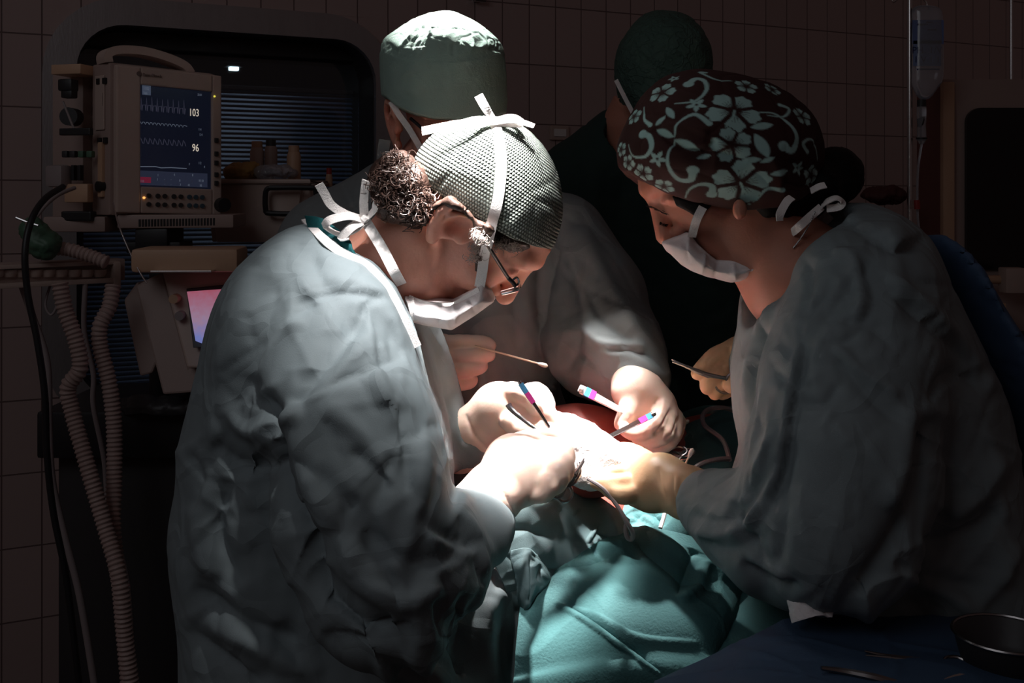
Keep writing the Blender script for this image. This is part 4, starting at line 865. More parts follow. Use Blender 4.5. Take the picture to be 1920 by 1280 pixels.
# teal scrub collar standing up behind the neck, gown edge piping
cl = sheet('scrub_collar', [[(572, 404, 1.31), (600, 408, 1.28), (625, 424, 1.27), (655, 455, 1.26)], [(580, 425, 1.30), (605, 432, 1.27), (632, 448, 1.26), (662, 468, 1.25)], [(590, 450, 1.28), (612, 460, 1.265), (640, 472, 1.255), (668, 486, 1.25)]], 26, M['teal'], A, .004, crumple=(.02, .002))
ribbon([on_sdf(gownA, a_, b_, 1.0, 1.4, .001) for a_, b_ in ((572, 412), (600, 442), (640, 474), (688, 498), (728, 542), (757, 596), (782, 650))], .010, (0.2, -1, .3), .0015).build('gown_binding', M['tape'], A, True)

# knitted cap: a dome cut by its rim plane, with a stitch map running around the dome
cA = P(912, 392, 1.31); nA = np.array((.49, 0, .87)); nA /= np.linalg.norm(nA); tA = np.cross(np.array((0, 1, 0)), nA); RcA = np.column_stack((tA, (0, 1, 0), nA))
def capA(X, g=0): return smax(infl(X, ao, 1.315, .100, .098)-g, poly_sd(X[:, [0, 2]], ar), .003)
V, Q = nets(capA, *[axis(cA[i]-.17, cA[i]+.17, .0026) for i in range(3)])
V = relax(V, Q, 2); V = facets(V, normals(V, Q), .07, .004, seed=2)
capo = mesh('knitted_cap', V, Q, None, A)
def uv_dome(o, V, c, R, un, vn, rx=.1):
    q = (V-c)@R; r = np.linalg.norm(q[:, :2], axis=1)+1e-6
    az = np.arctan2(q[:, 1], q[:, 0]); pol = np.arctan2(r, np.maximum(q[:, 2], -.02)+.0)
    uvl = o.data.uv_layers.new(name='stitch'); L = np.empty(len(o.data.loops), np.int32); o.data.loops.foreach_get('vertex_index', L)
    u = az/(2*PI)*un; v = pol*rx*vn
    uu = u[L].reshape(-1, 4); d = uu-uu[:, :1]; uu = uu-np.round(d/un)*un
    uvl.data.foreach_set('uv', np.stack((uu.ravel(), v[L]), -1).astype(np.float32).ravel())
uv_dome(capo, V, cA+nA*.0, RcA, 150, 230)
def knit():
    m, t, b = nt('green_grey_knit'); b.inputs['Roughness'].default_value = .85; b.inputs['Specular IOR Level'].default_value = .25
    uv = node(t, 'ShaderNodeUVMap'); sx = node(t, 'ShaderNodeSeparateXYZ'); t.links.new(uv.outputs[0], sx.inputs[0])
    def mt(op, a, b_=None, c=None):
        n = node(t, 'ShaderNodeMath', operation=op)
        for i, v in enumerate((a, b_, c)):
            if v is None: continue
            if isinstance(v, (int, float)): n.inputs[i].default_value = v
            else: t.links.new(v, n.inputs[i])
        return n.outputs[0]
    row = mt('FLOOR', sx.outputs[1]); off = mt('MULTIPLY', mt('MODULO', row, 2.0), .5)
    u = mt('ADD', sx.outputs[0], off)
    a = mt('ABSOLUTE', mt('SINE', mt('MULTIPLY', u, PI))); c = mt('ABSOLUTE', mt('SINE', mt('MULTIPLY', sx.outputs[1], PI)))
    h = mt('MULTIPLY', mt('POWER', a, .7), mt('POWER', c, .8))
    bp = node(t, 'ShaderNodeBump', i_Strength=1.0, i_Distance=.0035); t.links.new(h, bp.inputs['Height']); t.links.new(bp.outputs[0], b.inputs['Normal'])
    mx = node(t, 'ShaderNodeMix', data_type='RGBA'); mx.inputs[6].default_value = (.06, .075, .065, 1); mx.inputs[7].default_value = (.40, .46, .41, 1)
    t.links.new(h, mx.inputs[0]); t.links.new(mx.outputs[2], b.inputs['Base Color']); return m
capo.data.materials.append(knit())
# white tape round the cap's crown, tied on top, running down to the mask
def on_cap(px, py, g=.003): return on_sdf(capA, px, py, 1.12, 1.33, g)
st = [on_cap(*q) for q in ((926, 226), (935, 260), (940, 300), (937, 350), (930, 390), (923, 415))]+[qA(a, b, .006) for a, b in ((914, 455), (908, 480), (904, 510), (899, 538))]
ribbon(st, .0125, (0, -1, .25), .0007).build('mask_strap', M['tape'], A, True)
ribbon([qA(768, 556), P(745, 520, 1.25), P(718, 468, 1.255), P(695, 430, 1.265), P(684, 412, 1.27)], .0125, (0, -1, .2), .0007).build('mask_strap', M['tape'], A, True)
knotA = MB()
for pl in ([(684, 412, 1.272), (650, 402, 1.26), (622, 385, 1.25), (608, 362, 1.245), (598, 345, 1.24)], [(684, 412, 1.27), (682, 380, 1.26), (686, 338, 1.25)], [(684, 412, 1.27), (700, 395, 1.26), (706, 380, 1.255)],
           [(682, 414, 1.27), (655, 405, 1.25), (620, 412, 1.24), (612, 425, 1.245), (640, 440, 1.255), (668, 430, 1.26), (684, 414, 1.27)], [(684, 414, 1.27), (660, 425, 1.25), (640, 447, 1.25), (655, 446, 1.25)]):
    r = ribbon(PP(pl), .0105, (.2, -.8, .6), .0006, twist=.7); knotA.add(r.v, r.f)
knotA.tube(PP([(680, 408, 1.268), (688, 416, 1.266)]), .006, 8); knotA.build('tied_bow', M['tape'], A, True)
kt = MB(); tp = on_cap(928, 228, .006)
for pl in ([tp, tp+np.array((-.010, -.012, .014)), tp+np.array((-.019, -.014, .030))], [tp, tp+np.array((.022, -.006, .001)), tp+np.array((.046, -.008, -.006))], [tp, tp+np.array((-.04, -.02, -.004)), tp+np.array((-.085, -.01, -.012))], [tp, tp+np.array((.02, .01, .006)), tp+np.array((.03, .0, -.002)), tp]):
    r = ribbon(pl, .0105, (0, -.8, .6), .0006, twist=.4); kt.add(r.v, r.f)
kt.build('cap_knot', M['tape'], A, True)
# pleated mask hanging under the chin
mkp = pxpoly([(752, 552), (795, 568), (845, 571), (878, 555), (903, 538), (917, 550), (927, 569), (888, 597), (845, 624), (790, 614), (760, 606)], 1.27, 0)
def maskA(X): return smin(hug(hsA, mkp, .006, X), infl(X, mkp, 1.30, .050, .028), .012)
build_sdf('face_mask', maskA, bbox(PP([(750, 520, 1.2), (935, 630, 1.38)]), .02), .002, M['white'], A, rel=1, post=lambda V, Q: folds(V, normals(V, Q), [('c', [(826, 565), (822, 612)], 4, -3), ('c', [(850, 568), (852, 612)], 4, 3), ('c', [(880, 560), (890, 588)], 4, -3), ('r', [(768, 562), (840, 578), (890, 556)], 3, 2)]))
ribbon([on_sdf(maskA, a, b, 1.12, 1.4, .001) for a, b in ((766, 557), (800, 570), (845, 572), (875, 557), (898, 542))], .006, (0, -1, .4), .0008).build('mask_edge', M['tape'], A, True)
ribbon([on_sdf(maskA, a, b, 1.12, 1.4, .001) for a, b in ((769, 558), (773, 578), (779, 600))], .008, (0, -1, .0), .0008).build('mask_edge', M['tape'], A, True)
# glasses
g0, g1 = qA(905, 445, .006), qA(953, 521, .010)
gl = MB(); gl.tube([g0, (g0+g1)/2+np.array((0, -.002, 0)), g1], .0022, 8); gl.tube([g1, g1+P(962, 530, 1.25)-P(953, 521, 1.25), g1+P(968, 538, 1.25)-P(953, 521, 1.25)], .0026, 8)
glo = gl.build('glasses', M['black'], A, True); yg = g1[1]
MB().tube(PP([(941, 551, yg), (958, 547, yg-.002), (972, 542, yg), (974, 533, yg+.01), (962, 532, yg+.02)]), .0018, 8, sm=3).build('lens_rim', M['steel'], A, True)
ln = MB(); ln.tube(PP([(940, 550, yg+.004), (972, 541, yg+.004)]), .0035, 10); ln.build('lens', M['glass'], A, True)
MB().tube(PP([(962, 524, yg), (969, 520, yg), (973, 528, yg+.002), (968, 534, yg+.004), (963, 528, yg+.003)]), .0015, 6, sm=3).build('hinge', M['steel'], A, True)
# curly hair behind the ear and the sideburn
def curls(name, spots, m, n, L, rad, r, seed, parent, droop=(0, 0, 0)):
    rs = np.random.default_rng(seed); mb = MB()
    for _ in range(n):
        a = spots[rs.integers(len(spots))]; px, py, Y, s = a
        p = P(px+rs.normal()*s, py+rs.normal()*s*.8, Y+rs.normal()*.006)
        d = rs.normal(size=3); d /= np.linalg.norm(d); d = d*.8+np.array(droop); e = np.cross(d, rs.normal(size=3)); e /= np.linalg.norm(e)+1e-9; g = np.cross(d, e)
        ln_ = L*(.6+rs.random()*.8); rr = rad*(.5+rs.random()); tw = (2+rs.random()*3)*2; k = 9
        mb.tube([p+d*ln_*t/k+rr*(math.cos(tw*t/k)*e+math.sin(tw*t/k)*g) for t in range(k+1)], [r*(1-.6*t/k) for t in range(k+1)], 4)
    return mb.build(name, m, parent, True)
hpoly = pxpoly([(712, 300), (740, 288), (800, 300), (840, 360), (880, 396), (906, 418), (990, 455), (985, 470), (950, 468), (917, 452), (907, 500), (888, 512), (895, 470), (896, 432), (872, 396), (836, 384), (812, 396), (795, 428), (760, 425), (715, 405), (700, 370), (700, 330)], 1.26, 2)
def hairbase(X):
    f = hug(hsA, hpoly, .004, X)
    for a in ((744, 312, 1.28, .020), (728, 340, 1.285, .020), (738, 375, 1.275, .026), (770, 390, 1.262, .020), (770, 345, 1.27, .026), (745, 340, 1.34, .035), (760, 380, 1.34, .035)):
        f = smin(f, np.linalg.norm(X-P(*a[:3]), axis=1)-a[3], .012)
    return f
hb = build_sdf('hair', hairbase, bbox(PP([(690, 270, 1.20), (1000, 510, 1.42)]), .03), .0028, M['hair'], A, rel=1, post=lambda V, Q: facets(V, normals(V, Q), .010, .004, seed=4))
def hsp(l): return [(a, b, on_sdf(hairbase, a, b, 1.12, 1.36, .003)[1], s) for a, b, s in l]
HS = hsp([(742, 305, 9), (728, 325, 9), (740, 345, 10), (728, 370, 9), (750, 390, 9), (775, 385, 9), (790, 372, 6), (765, 345, 9), (750, 325, 9), (780, 402, 6), (715, 345, 7)])
curls('curly_hair', HS, M['hair'], 1100, .016, .0045, .0009, 5, A); curls('curly_hair', HS[4:12], M['hair2'], 90, .016, .004, .0006, 6, A)
curls('sideburn', hsp([(895, 440, 4), (893, 465, 5), (889, 482, 6), (882, 495, 6), (905, 450, 4), (935, 458, 6), (960, 462, 5)]), M['hair2'], 300, .009, .003, .0004, 7, A)

# gloves of the knit-cap surgeon
glove('glove', [([(893, 958, 1.225), (925, 925, 1.24)], [.036, .035]), ([(925, 925, 1.25), (965, 880, 1.28)], [.032, .036]), ([(965, 870, 1.285), (1010, 862, 1.30)], [.036, .030]), ([(985, 905, 1.27), (1010, 895, 1.27)], [.026, .024])],
      [([(1000, 845, 1.30), (1045, 838, 1.29), (1062, 858, 1.28), (1048, 882, 1.275)], [.015, .012, .011, .0095]), ([(1010, 860, 1.29), (1052, 862, 1.27), (1058, 888, 1.265), (1030, 905, 1.265)], [.014, .012, .011, .009]),
       ([(1010, 880, 1.275), (1045, 884, 1.255), (1045, 908, 1.255), (1015, 920, 1.26)], [.013, .012, .0105, .009]), ([(1000, 900, 1.265), (1030, 905, 1.245), (1022, 925, 1.245), (995, 930, 1.255)], [.012, .011, .010, .008]),
       ([(950, 850, 1.29), (990, 828, 1.32), (1030, 826, 1.335), (1058, 840, 1.335)], [.018, .015, .0125, .009])],
      M['glove'], A, fl=[('c', [(888, 905), (925, 935), (950, 975)], 5, -3), ('c', [(876, 915), (915, 950), (938, 990)], 4, -3), ('c', [(912, 890), (945, 925), (968, 965)], 3, -2), ('r', [(866, 925), (900, 965), (930, 1003)], 5, 3)])
glove('glove', [([(862, 838, 1.46), (885, 815, 1.45)], [.036, .034]), ([(890, 805, 1.45), (930, 770, 1.44)], [.032, .035]), ([(940, 765, 1.44), (985, 765, 1.43)], [.034, .030])],
      [([(975, 750, 1.43), (1005, 735, 1.42), (1024, 758, 1.41), (1020, 790, 1.405)], [.016, .0135, .012, .010]), ([(985, 765, 1.42), (1018, 770, 1.40), (1040, 795, 1.395), (1035, 822, 1.39)], [.015, .0125, .011, .009]),
       ([(975, 780, 1.41), (1005, 800, 1.39), (1035, 818, 1.38), (1060, 828, 1.38)], [.014, .012, .011, .009]), ([(955, 790, 1.40), (985, 818, 1.38), (1010, 832, 1.37), (1030, 845, 1.37)], [.013, .011, .010, .008]),
       ([(930, 745, 1.44), (960, 735, 1.42), (985, 742, 1.40), (1002, 762, 1.39)], [.016, .014, .012, .0095])],
      M['glove'], A, fl=[('c', [(872, 775), (892, 820), (925, 850)], 4, -3), ('r', [(850, 800), (862, 850), (880, 880)], 5, 2), ('c', [(960, 740), (975, 752), (985, 748)], 3, -3)])

# ---------------------------------------------------------------- surgeon behind, facing us (green cap)
hB = P(838, 232, 1.80); RB = frame((.18, -.90, -.34), (0.05, -.34, .94)); sB = .98
B = body('surgeon', (hB, RB, sB), (1, 1),
    ([hB+RB@np.array((0, -.03, -.05)), P(800, 330, 1.86), P(800, 420, 1.90)], [.056, .058, .08]),
    ([P(800, 440, 1.92), P(800, 600, 1.90), P(800, 850, 1.90), (-.15, 1.95, .92)], [.11, .13, .13, .13]),
    [([P(620, 480, 1.88), P(605, 715, 1.80), P(800, 690, 1.61)], [.05, .042, .028]), ([P(1020, 450, 1.88), P(1130, 650, 1.75), P(1190, 705, 1.60)], [.05, .042, .028])],
    legs_for(-.15, 1.95, (.11, 0), (0, -1)), M['skin'], cap=(lambda X: infl(X, bo, 1.79, .128, .095), br))
tag(B, 'person in smooth green cap and grey gown facing us, holding a swab', 'person')
body_B = pxpoly([(735, 292), (690, 310), (640, 340), (560, 380), (525, 430), (510, 520), (510, 640), (520, 900), (520, 1300), (520, 2000), (1180, 2000), (1130, 1300), (1080, 900), (1075, 780), (1045, 700), (1050, 560), (1110, 470), (1090, 410), (1040, 370), (960, 320), (900, 290), (820, 280)], 1.88, 3)
def gownB(X):
    f = infl(X, body_B, 1.90, .15, .12)
    ch = chain(X, [P(880, 480, 1.83), P(900, 640, 1.80), P(900, 800, 1.80)], [.12, .12, .12], .05); f = smin(f, ch, .06)
    arm = chain(X, [P(1050, 450, 1.84), P(1105, 560, 1.78), P(1135, 650, 1.70)], [.085, .092, .088], .02)
    arm = smin(arm, chain(X, [P(1135, 650, 1.70), P(1165, 670, 1.63), P(1200, 705, 1.585)], [.086, .070, .046], .015), .03); f = smin(f, arm, .012)
    a2 = chain(X, [P(610, 470, 1.86), P(600, 720, 1.80), P(700, 730, 1.68), P(780, 690, 1.61)], [.080, .078, .068, .05], .02); f = smin(f, a2, .02)
    f = smax(f, -seg_d(X, P(840, 200, 1.78), P(820, 330, 1.82), .06, .064), .006)
    return f
foldsB = [('c', [(1050, 400), (1040, 480), (1020, 560), (1010, 640)], 12, -12), ('r', [(1085, 420), (1120, 500), (1160, 570), (1200, 620)], 18, 8), ('c', [(1060, 470), (1085, 560), (1080, 640), (1060, 700)], 14, -10),
    ('c', [(1100, 540), (1130, 600), (1190, 640)], 10, -8), ('r', [(1080, 600), (1120, 640), (1180, 650), (1215, 650)], 10, 8), ('c', [(1075, 660), (1110, 690), (1140, 740)], 10, -9), ('r', [(1120, 660), (1150, 665), (1190, 670), (1235, 700)], 7, 5),
    ('c', [(1140, 660), (1180, 655), (1230, 670), (1250, 700)], 6, -7), ('c', [(1085, 720), (1100, 760), (1130, 785)], 9, -7), ('c', [(930, 420), (960, 520), (970, 620), (975, 700)], 12, -7), ('r', [(890, 600), (900, 680), (910, 760)], 12, 6),
    ('c', [(860, 610), (880, 680), (870, 740)], 10, -7), ('r', [(1000, 440), (985, 540), (995, 640)], 14, 7), ('c', [(640, 345), (660, 380), (700, 420)], 9, -6), ('c', [(560, 400), (620, 400), (690, 380)], 12, -7), ('r', [(600, 380), (650, 400), (680, 430)], 9, 5),
    ('c', [(940, 630), (980, 700), (1020, 730)], 9, -6), ('r', [(1000, 600), (1030, 660), (1040, 720)], 9, 6)]
def postB(V, Q):
    V = facets(V, normals(V, Q), .11, .005, stretch=(1, 1, .6), seed=8); V = folds(V, normals(V, Q), random_creases(regB, 45, 15, 1.2, 10))
    return folds(V, normals(V, Q), foldsB)
build_sdf('gown', gownB, [(-.72, .36), (1.45, 2.12), (.3, 1.66)], .0055, M['gown_b'], B, coarse=.022, zf=(1.1, 1.6), yf=(1.5, 1.85), xf=(-.4, .32), rel=2, post=postB)
# cap: a soft band with straight side, a seam and a gathered dome
def capB(X, g=0):
    f = infl(X, bo, 1.79, .128, .095)-g
    return smax(f, poly_sd(X[:, [0, 2]], br), .003)
def capB_post(V, Q):
    N = normals(V, Q); 
    V = folds(V, N, [('s', [(716, 88), (760, 103), (830, 110), (900, 102), (946, 84)], 20, 3), ('c', [(716, 92), (760, 107), (830, 114), (900, 106), (946, 88)], 3, -3), ('r', [(722, 180), (760, 206), (830, 222), (910, 220)], 3, 1.5),
        ('c', [(770, 105), (775, 80), (800, 40)], 3, -3), ('c', [(790, 105), (800, 75), (815, 35)], 3, 3), ('c', [(850, 105), (850, 80)], 3, -3), ('c', [(880, 100), (890, 75), (870, 40)], 3, 2), ('c', [(745, 95), (760, 75), (790, 40)], 3, 3), ('r', [(760, 130), (780, 150), (770, 180)], 12, 3)])
    N = normals(V, Q); top = V[:, 2] > P(0, 108, 1.8)[2]; V2 = facets(V, N, .03, .005, seed=12); V = np.where(top[:, None], V2, facets(V, N, .05, .0015, seed=13)); return V
M['capg'] = cloth('green_cap_cloth', (.30, .44, .38), wr=.08, wscale=30, fine=.6, fscale=600)
cb = build_sdf('surgical_cap', capB, bbox([P(700, 15, 1.68), P(965, 240, 1.95)], .02), .0024, M['capg'], B, rel=1, post=capB_post)
ribbon(PP([(733, 190, 1.735), (748, 215, 1.728), (766, 240, 1.722), (785, 272, 1.715), (800, 300, 1.715)]), .010, (-.3, -1, .1), .0008).build('mask_strap', M['tape'], B, True)
MB().tube(PP([(770, 222, 1.725), (800, 248, 1.70), (830, 262, 1.68)]), .0028, 8).build('glasses', M['black'], B, True)
sheet('face_mask', [[(790, 285, 1.72), (820, 280, 1.68), (860, 278, 1.66), (900, 285, 1.68)], [(790, 310, 1.73), (820, 315, 1.69), (860, 318, 1.67), (900, 312, 1.69)], [(795, 340, 1.76), (825, 350, 1.72), (860, 352, 1.71), (895, 342, 1.73)]], 24, M['white'], B, .0015)
cb2 = MB(); r = ribbon(PP([(722, 262, 1.80), (718, 300, 1.80), (730, 330, 1.78)]), .02, (0, -1, .2), .002); cb2.add(r.v, r.f); cb2.build('collar', M['gown_b'], B, True)
glove('glove', [([(765, 690, 1.625), (800, 680, 1.62)], [.036, .034]), ([(800, 660, 1.62), (830, 655, 1.615)], [.026, .024]), ([(805, 700, 1.62), (835, 702, 1.615)], [.028, .022])],
      [([(810, 646, 1.61), (860, 642, 1.60), (905, 643, 1.60), (920, 648, 1.60)], [.0125, .0122, .0112, .009]), ([(815, 670, 1.605), (865, 668, 1.592), (905, 665, 1.59), (918, 666, 1.592)], [.0125, .012, .011, .0092]),
       ([(815, 692, 1.60), (860, 694, 1.586), (893, 690, 1.588), (904, 686, 1.592)], [.0125, .0118, .0108, .009]), ([(815, 716, 1.605), (850, 720, 1.592), (878, 717, 1.594), (886, 711, 1.60)], [.0115, .0108, .0100, .0085]),
       ([(800, 640, 1.635), (850, 650, 1.635), (890, 655, 1.625), (910, 657, 1.618)], [.015, .013, .011, .009])],
      M['glove'], B, kp=.02, k=.003)
glove('glove', [([(1185, 708, 1.575), (1200, 725, 1.56)], [.032, .032]), ([(1195, 728, 1.555), (1230, 762, 1.555)], [.030, .028]), ([(1230, 762, 1.555), (1248, 785, 1.56)], [.027, .021]), ([(1178, 735, 1.55), (1190, 765, 1.545)], [.024, .020])],
      [([(1185, 745, 1.54), (1176, 775, 1.525), (1163, 795, 1.52)], [.018, .014, .0095]), ([(1240, 765, 1.535), (1228, 796, 1.50), (1195, 812, 1.50), (1172, 806, 1.505)], [.0155, .0135, .0115, .009]),
       ([(1254, 775, 1.54), (1248, 812, 1.505), (1220, 826, 1.505), (1195, 822, 1.51)], [.014, .0125, .011, .009]), ([(1266, 782, 1.55), (1262, 818, 1.52), (1238, 838, 1.52), (1218, 830, 1.52)], [.0125, .0115, .0105, .009]),
       ([(1272, 790, 1.56), (1266, 815, 1.55), (1250, 832, 1.54), (1232, 838, 1.535)], [.0115, .0105, .0095, .008])],
      M['glove'], B, fl=[('c', [(1235, 745), (1215, 775), (1205, 790)], 4, -4), ('c', [(1258, 765), (1240, 800), (1225, 815)], 3, -3), ('c', [(1272, 780), (1262, 810), (1245, 825)], 3, -3), ('r', [(1245, 745), (1238, 775), (1215, 800)], 4, 2)])

# ---------------------------------------------------------------- person with back turned (dark green)
hD = P(1238, 145, 2.32); RD = frame((.45, -.35, -.30), (.12, -.2, .95)); sD = 1.02
D = body('assistant', (hD, RD, sD), (1, 1),
    ([hD+RD@np.array((0, -.03, -.05)), P(1185, 235, 2.38), P(1190, 300, 2.4)], [.056, .06, .085]),
    ([P(1200, 350, 2.45), P(1210, 480, 2.45), P(1210, 700, 2.45), (.29, 2.42, .92)], [.10, .11, .11, .12]),
    [([P(1060, 380, 2.44), P(1040, 620, 2.42), P(1090, 740, 2.28)], [.045, .04, .028]), ([P(1320, 380, 2.44), P(1340, 620, 2.45), P(1320, 800, 2.42)], [.045, .04, .028])],
    legs_for(.29, 2.42, (.11, 0), (0, -1)), M['skin2'], fine=.004, cap=(lambda X: infl(X, do, 2.335, .125, .105), dr))
tag(D, 'person standing in dark green scrubs and dark green cap at the back, in shadow', 'person')
body_D = pxpoly([(1150, 200), (1110, 225), (1070, 255), (1025, 285), (990, 340), (985, 600), (1000, 850), (1000, 1300), (990, 1500), (1420, 1500), (1410, 1200), (1400, 850), (1405, 560), (1400, 380), (1370, 300), (1300, 250), (1220, 215)], 2.42, 3)
def gownD(X):
    f = infl(X, body_D, 2.43, .15, .12)
    f = smin(f, chain(X, [P(1040, 370, 2.40), P(1025, 600, 2.36), P(1090, 720, 2.25)], [.08, .075, .06], .02), .015)
    return smax(f, -seg_d(X, P(1190, 150, 2.30), P(1200, 260, 2.34), .062, .07), .01)
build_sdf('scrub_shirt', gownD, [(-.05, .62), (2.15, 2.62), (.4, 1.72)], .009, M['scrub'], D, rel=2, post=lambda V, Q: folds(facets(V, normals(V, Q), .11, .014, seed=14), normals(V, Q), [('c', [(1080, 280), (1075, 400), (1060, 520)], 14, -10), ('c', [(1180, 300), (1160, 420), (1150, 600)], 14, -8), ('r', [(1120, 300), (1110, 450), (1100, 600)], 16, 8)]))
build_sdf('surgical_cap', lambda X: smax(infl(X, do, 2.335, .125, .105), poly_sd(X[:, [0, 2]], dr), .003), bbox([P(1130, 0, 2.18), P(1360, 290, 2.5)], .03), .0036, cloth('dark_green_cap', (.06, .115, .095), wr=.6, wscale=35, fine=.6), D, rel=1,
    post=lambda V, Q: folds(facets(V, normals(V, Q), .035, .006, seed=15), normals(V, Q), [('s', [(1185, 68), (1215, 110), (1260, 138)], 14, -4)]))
ribbon(PP([(1155, 150, 2.235), (1170, 180, 2.225), (1192, 222, 2.22)]), .009, (-.4, -1, 0), .0008).build('mask_strap', M['tape'], D, True)

# ---------------------------------------------------------------- woman in the flowered cap (right)
RC = frame((-.70, .0, -.70), (-.70, .0, .70)); sC = 1.0; hC = place_head(1241, 456, 1.36, RC, sC)
W = body('surgeon', (hC, RC, sC), (1, 1),
    ([hC+RC@np.array((0, -.02, -.05)), P(1420, 430, 1.36), P(1490, 510, 1.35)], [.056, .056, .075]),
    ([P(1575, 590, 1.34), P(1630, 700, 1.34), P(1700, 900, 1.34), (.48, 1.35, .95)], [.08, .11, .12, .10]),
    [([P(1610, 600, 1.25), P(1590, 860, 1.17), P(1560, 980, 1.14), P(1330, 935, 1.26)], [.045, .042, .040, .027]), ([P(1560, 560, 1.46), P(1480, 820, 1.52), P(1400, 680, 1.50)], [.05, .04, .027])],
    legs_for(.46, 1.35, (0, .085), (-1, 0)), M['skin2'], cap=(lambda X: infl(X, co, 1.36, .125, .125), cr_), extra=lambda X: ell(X, P(1387, 393, 1.272), (.009, .007, .013)))
tag(W, 'person in flowered brown and pale blue cap leaning in from the right', 'person')
body_C = pxpoly([(1548, 392), (1600, 380), (1650, 384), (1702, 412), (1738, 450), (1770, 520), (1808, 600), (1845, 680), (1876, 770), (1895, 880), (1925, 1000), (1960, 1300), (2000, 2300), (1330, 2300), (1400, 1500), (1470, 1180), (1440, 1080), (1400, 1000), (1382, 930), (1398, 860), (1386, 790), (1384, 700), (1394, 640), (1404, 560), (1440, 530), (1478, 480), (1510, 430)], 1.33, 3)
def gownC(X):
    f = infl(X, body_C, 1.35, .19, .13)
    arm = chain(X, [P(1620, 560, 1.235), P(1600, 720, 1.19), P(1580, 880, 1.15), P(1560, 985, 1.13)], [.088, .10, .104, .086], .02)
    arm = smin(arm, chain(X, [P(1560, 985, 1.13), P(1470, 1005, 1.17), P(1390, 975, 1.22), P(1335, 948, 1.255)], [.092, .074, .056, .044], .015), .03)
    f = smin(f, arm, .016)
    f = smin(f, chain(X, [P(1500, 560, 1.45), P(1450, 720, 1.50), P(1415, 690, 1.50)], [.08, .06, .045], .02), .02)
    f = smax(f, -seg_d(X, P(1490, 400, 1.33), P(1425, 520, 1.34), .066, .062), .006)
    return f
foldsC = [('s', [(1545, 405), (1600, 412), (1650, 440), (1690, 458), (1735, 435)], 40, -9), ('c', [(1550, 412), (1620, 425), (1690, 462), (1730, 440)], 6, -5),
    ('c', [(1500, 470), (1520, 520), (1505, 585), (1540, 560), (1560, 520)], 8, -7), ('r', [(1560, 470), (1600, 480), (1615, 560), (1600, 600)], 9, 6), ('c', [(1620, 500), (1640, 560), (1615, 600), (1555, 592)], 7, -6),
    ('c', [(1640, 510), (1700, 570), (1780, 640), (1850, 710)], 10, -7), ('r', [(1650, 500), (1720, 560), (1800, 640), (1870, 740)], 14, 7), ('c', [(1500, 600), (1500, 680), (1485, 720)], 7, -6),
    ('r', [(1440, 570), (1410, 650), (1398, 740), (1405, 800), (1425, 840)], 8, 7), ('c', [(1455, 590), (1425, 670), (1410, 740), (1420, 790), (1445, 850)], 8, -8), ('c', [(1400, 730), (1405, 800), (1440, 860)], 7, -7), ('r', [(1445, 745), (1440, 800), (1425, 850), (1410, 920)], 6, 6),
    ('r', [(1500, 640), (1480, 740), (1465, 850), (1452, 900), (1420, 960), (1400, 1000)], 8, 7), ('c', [(1515, 640), (1492, 740), (1475, 860), (1462, 910), (1425, 975)], 9, -9), ('c', [(1540, 640), (1580, 640), (1630, 610), (1680, 660)], 8, -6), ('c', [(1550, 650), (1600, 710), (1650, 760), (1700, 800)], 10, -7),
    ('r', [(1560, 640), (1620, 700), (1690, 740)], 9, 5), ('c', [(1450, 690), (1480, 720), (1520, 715)], 6, -5), ('c', [(1490, 745), (1540, 760), (1570, 720)], 7, -6), ('c', [(1440, 730), (1490, 730), (1540, 700)], 6, 4),
    ('c', [(1740, 780), (1740, 880), (1700, 990), (1640, 1080), (1560, 1170)], 24, -24), ('r', [(1700, 760), (1700, 860), (1670, 960)], 22, 8), ('c', [(1850, 720), (1790, 700), (1750, 760)], 18, -12), ('c', [(1880, 950), (1800, 1010), (1740, 1020)], 16, -12), ('r', [(1880, 850), (1830, 930), (1770, 970)], 20, 10),
    ('c', [(1290, 960), (1340, 975), (1400, 960)], 7, -6), ('r', [(1290, 990), (1340, 1005), (1400, 985), (1440, 940)], 8, 6), ('c', [(1310, 1010), (1370, 1030), (1430, 1000)], 8, -7), ('c', [(1380, 940), (1400, 1000), (1440, 1060)], 8, -7), ('r', [(1330, 925), (1380, 940), (1410, 930)], 6, 4),
    ('r', [(1400, 1040), (1440, 1060), (1480, 1090)], 9, 6), ('c', [(1390, 1055), (1440, 1085), (1500, 1100)], 8, -8), ('c', [(1690, 1060), (1750, 1090), (1840, 1100)], 12, -8), ('r', [(1700, 1080), (1790, 1120), (1850, 1180)], 16, 8), ('c', [(1700, 1120), (1760, 1180), (1800, 1240)], 14, -9)]
def postC(V, Q):
    V = facets(V, normals(V, Q), .10, .005, stretch=(1, 1, .6), seed=21); V = folds(V, normals(V, Q), random_creases(regC, 60, 25, 1.8, 14)+random_creases(regC, 30, 26, .7, 0))
    return relax(folds(V, normals(V, Q), [(k, p, w_, 1.2*h) for k, p, w_, h in foldsC]), Q, 1)
gC = build_sdf('gown', gownC, [(.10, .72), (.98, 1.64), (.3, 1.56)], .0042, M['gown'], W, coarse=.02, zf=(.95, 1.52), yf=(.98, 1.36), xf=(.15, .64), rel=2, post=postC)
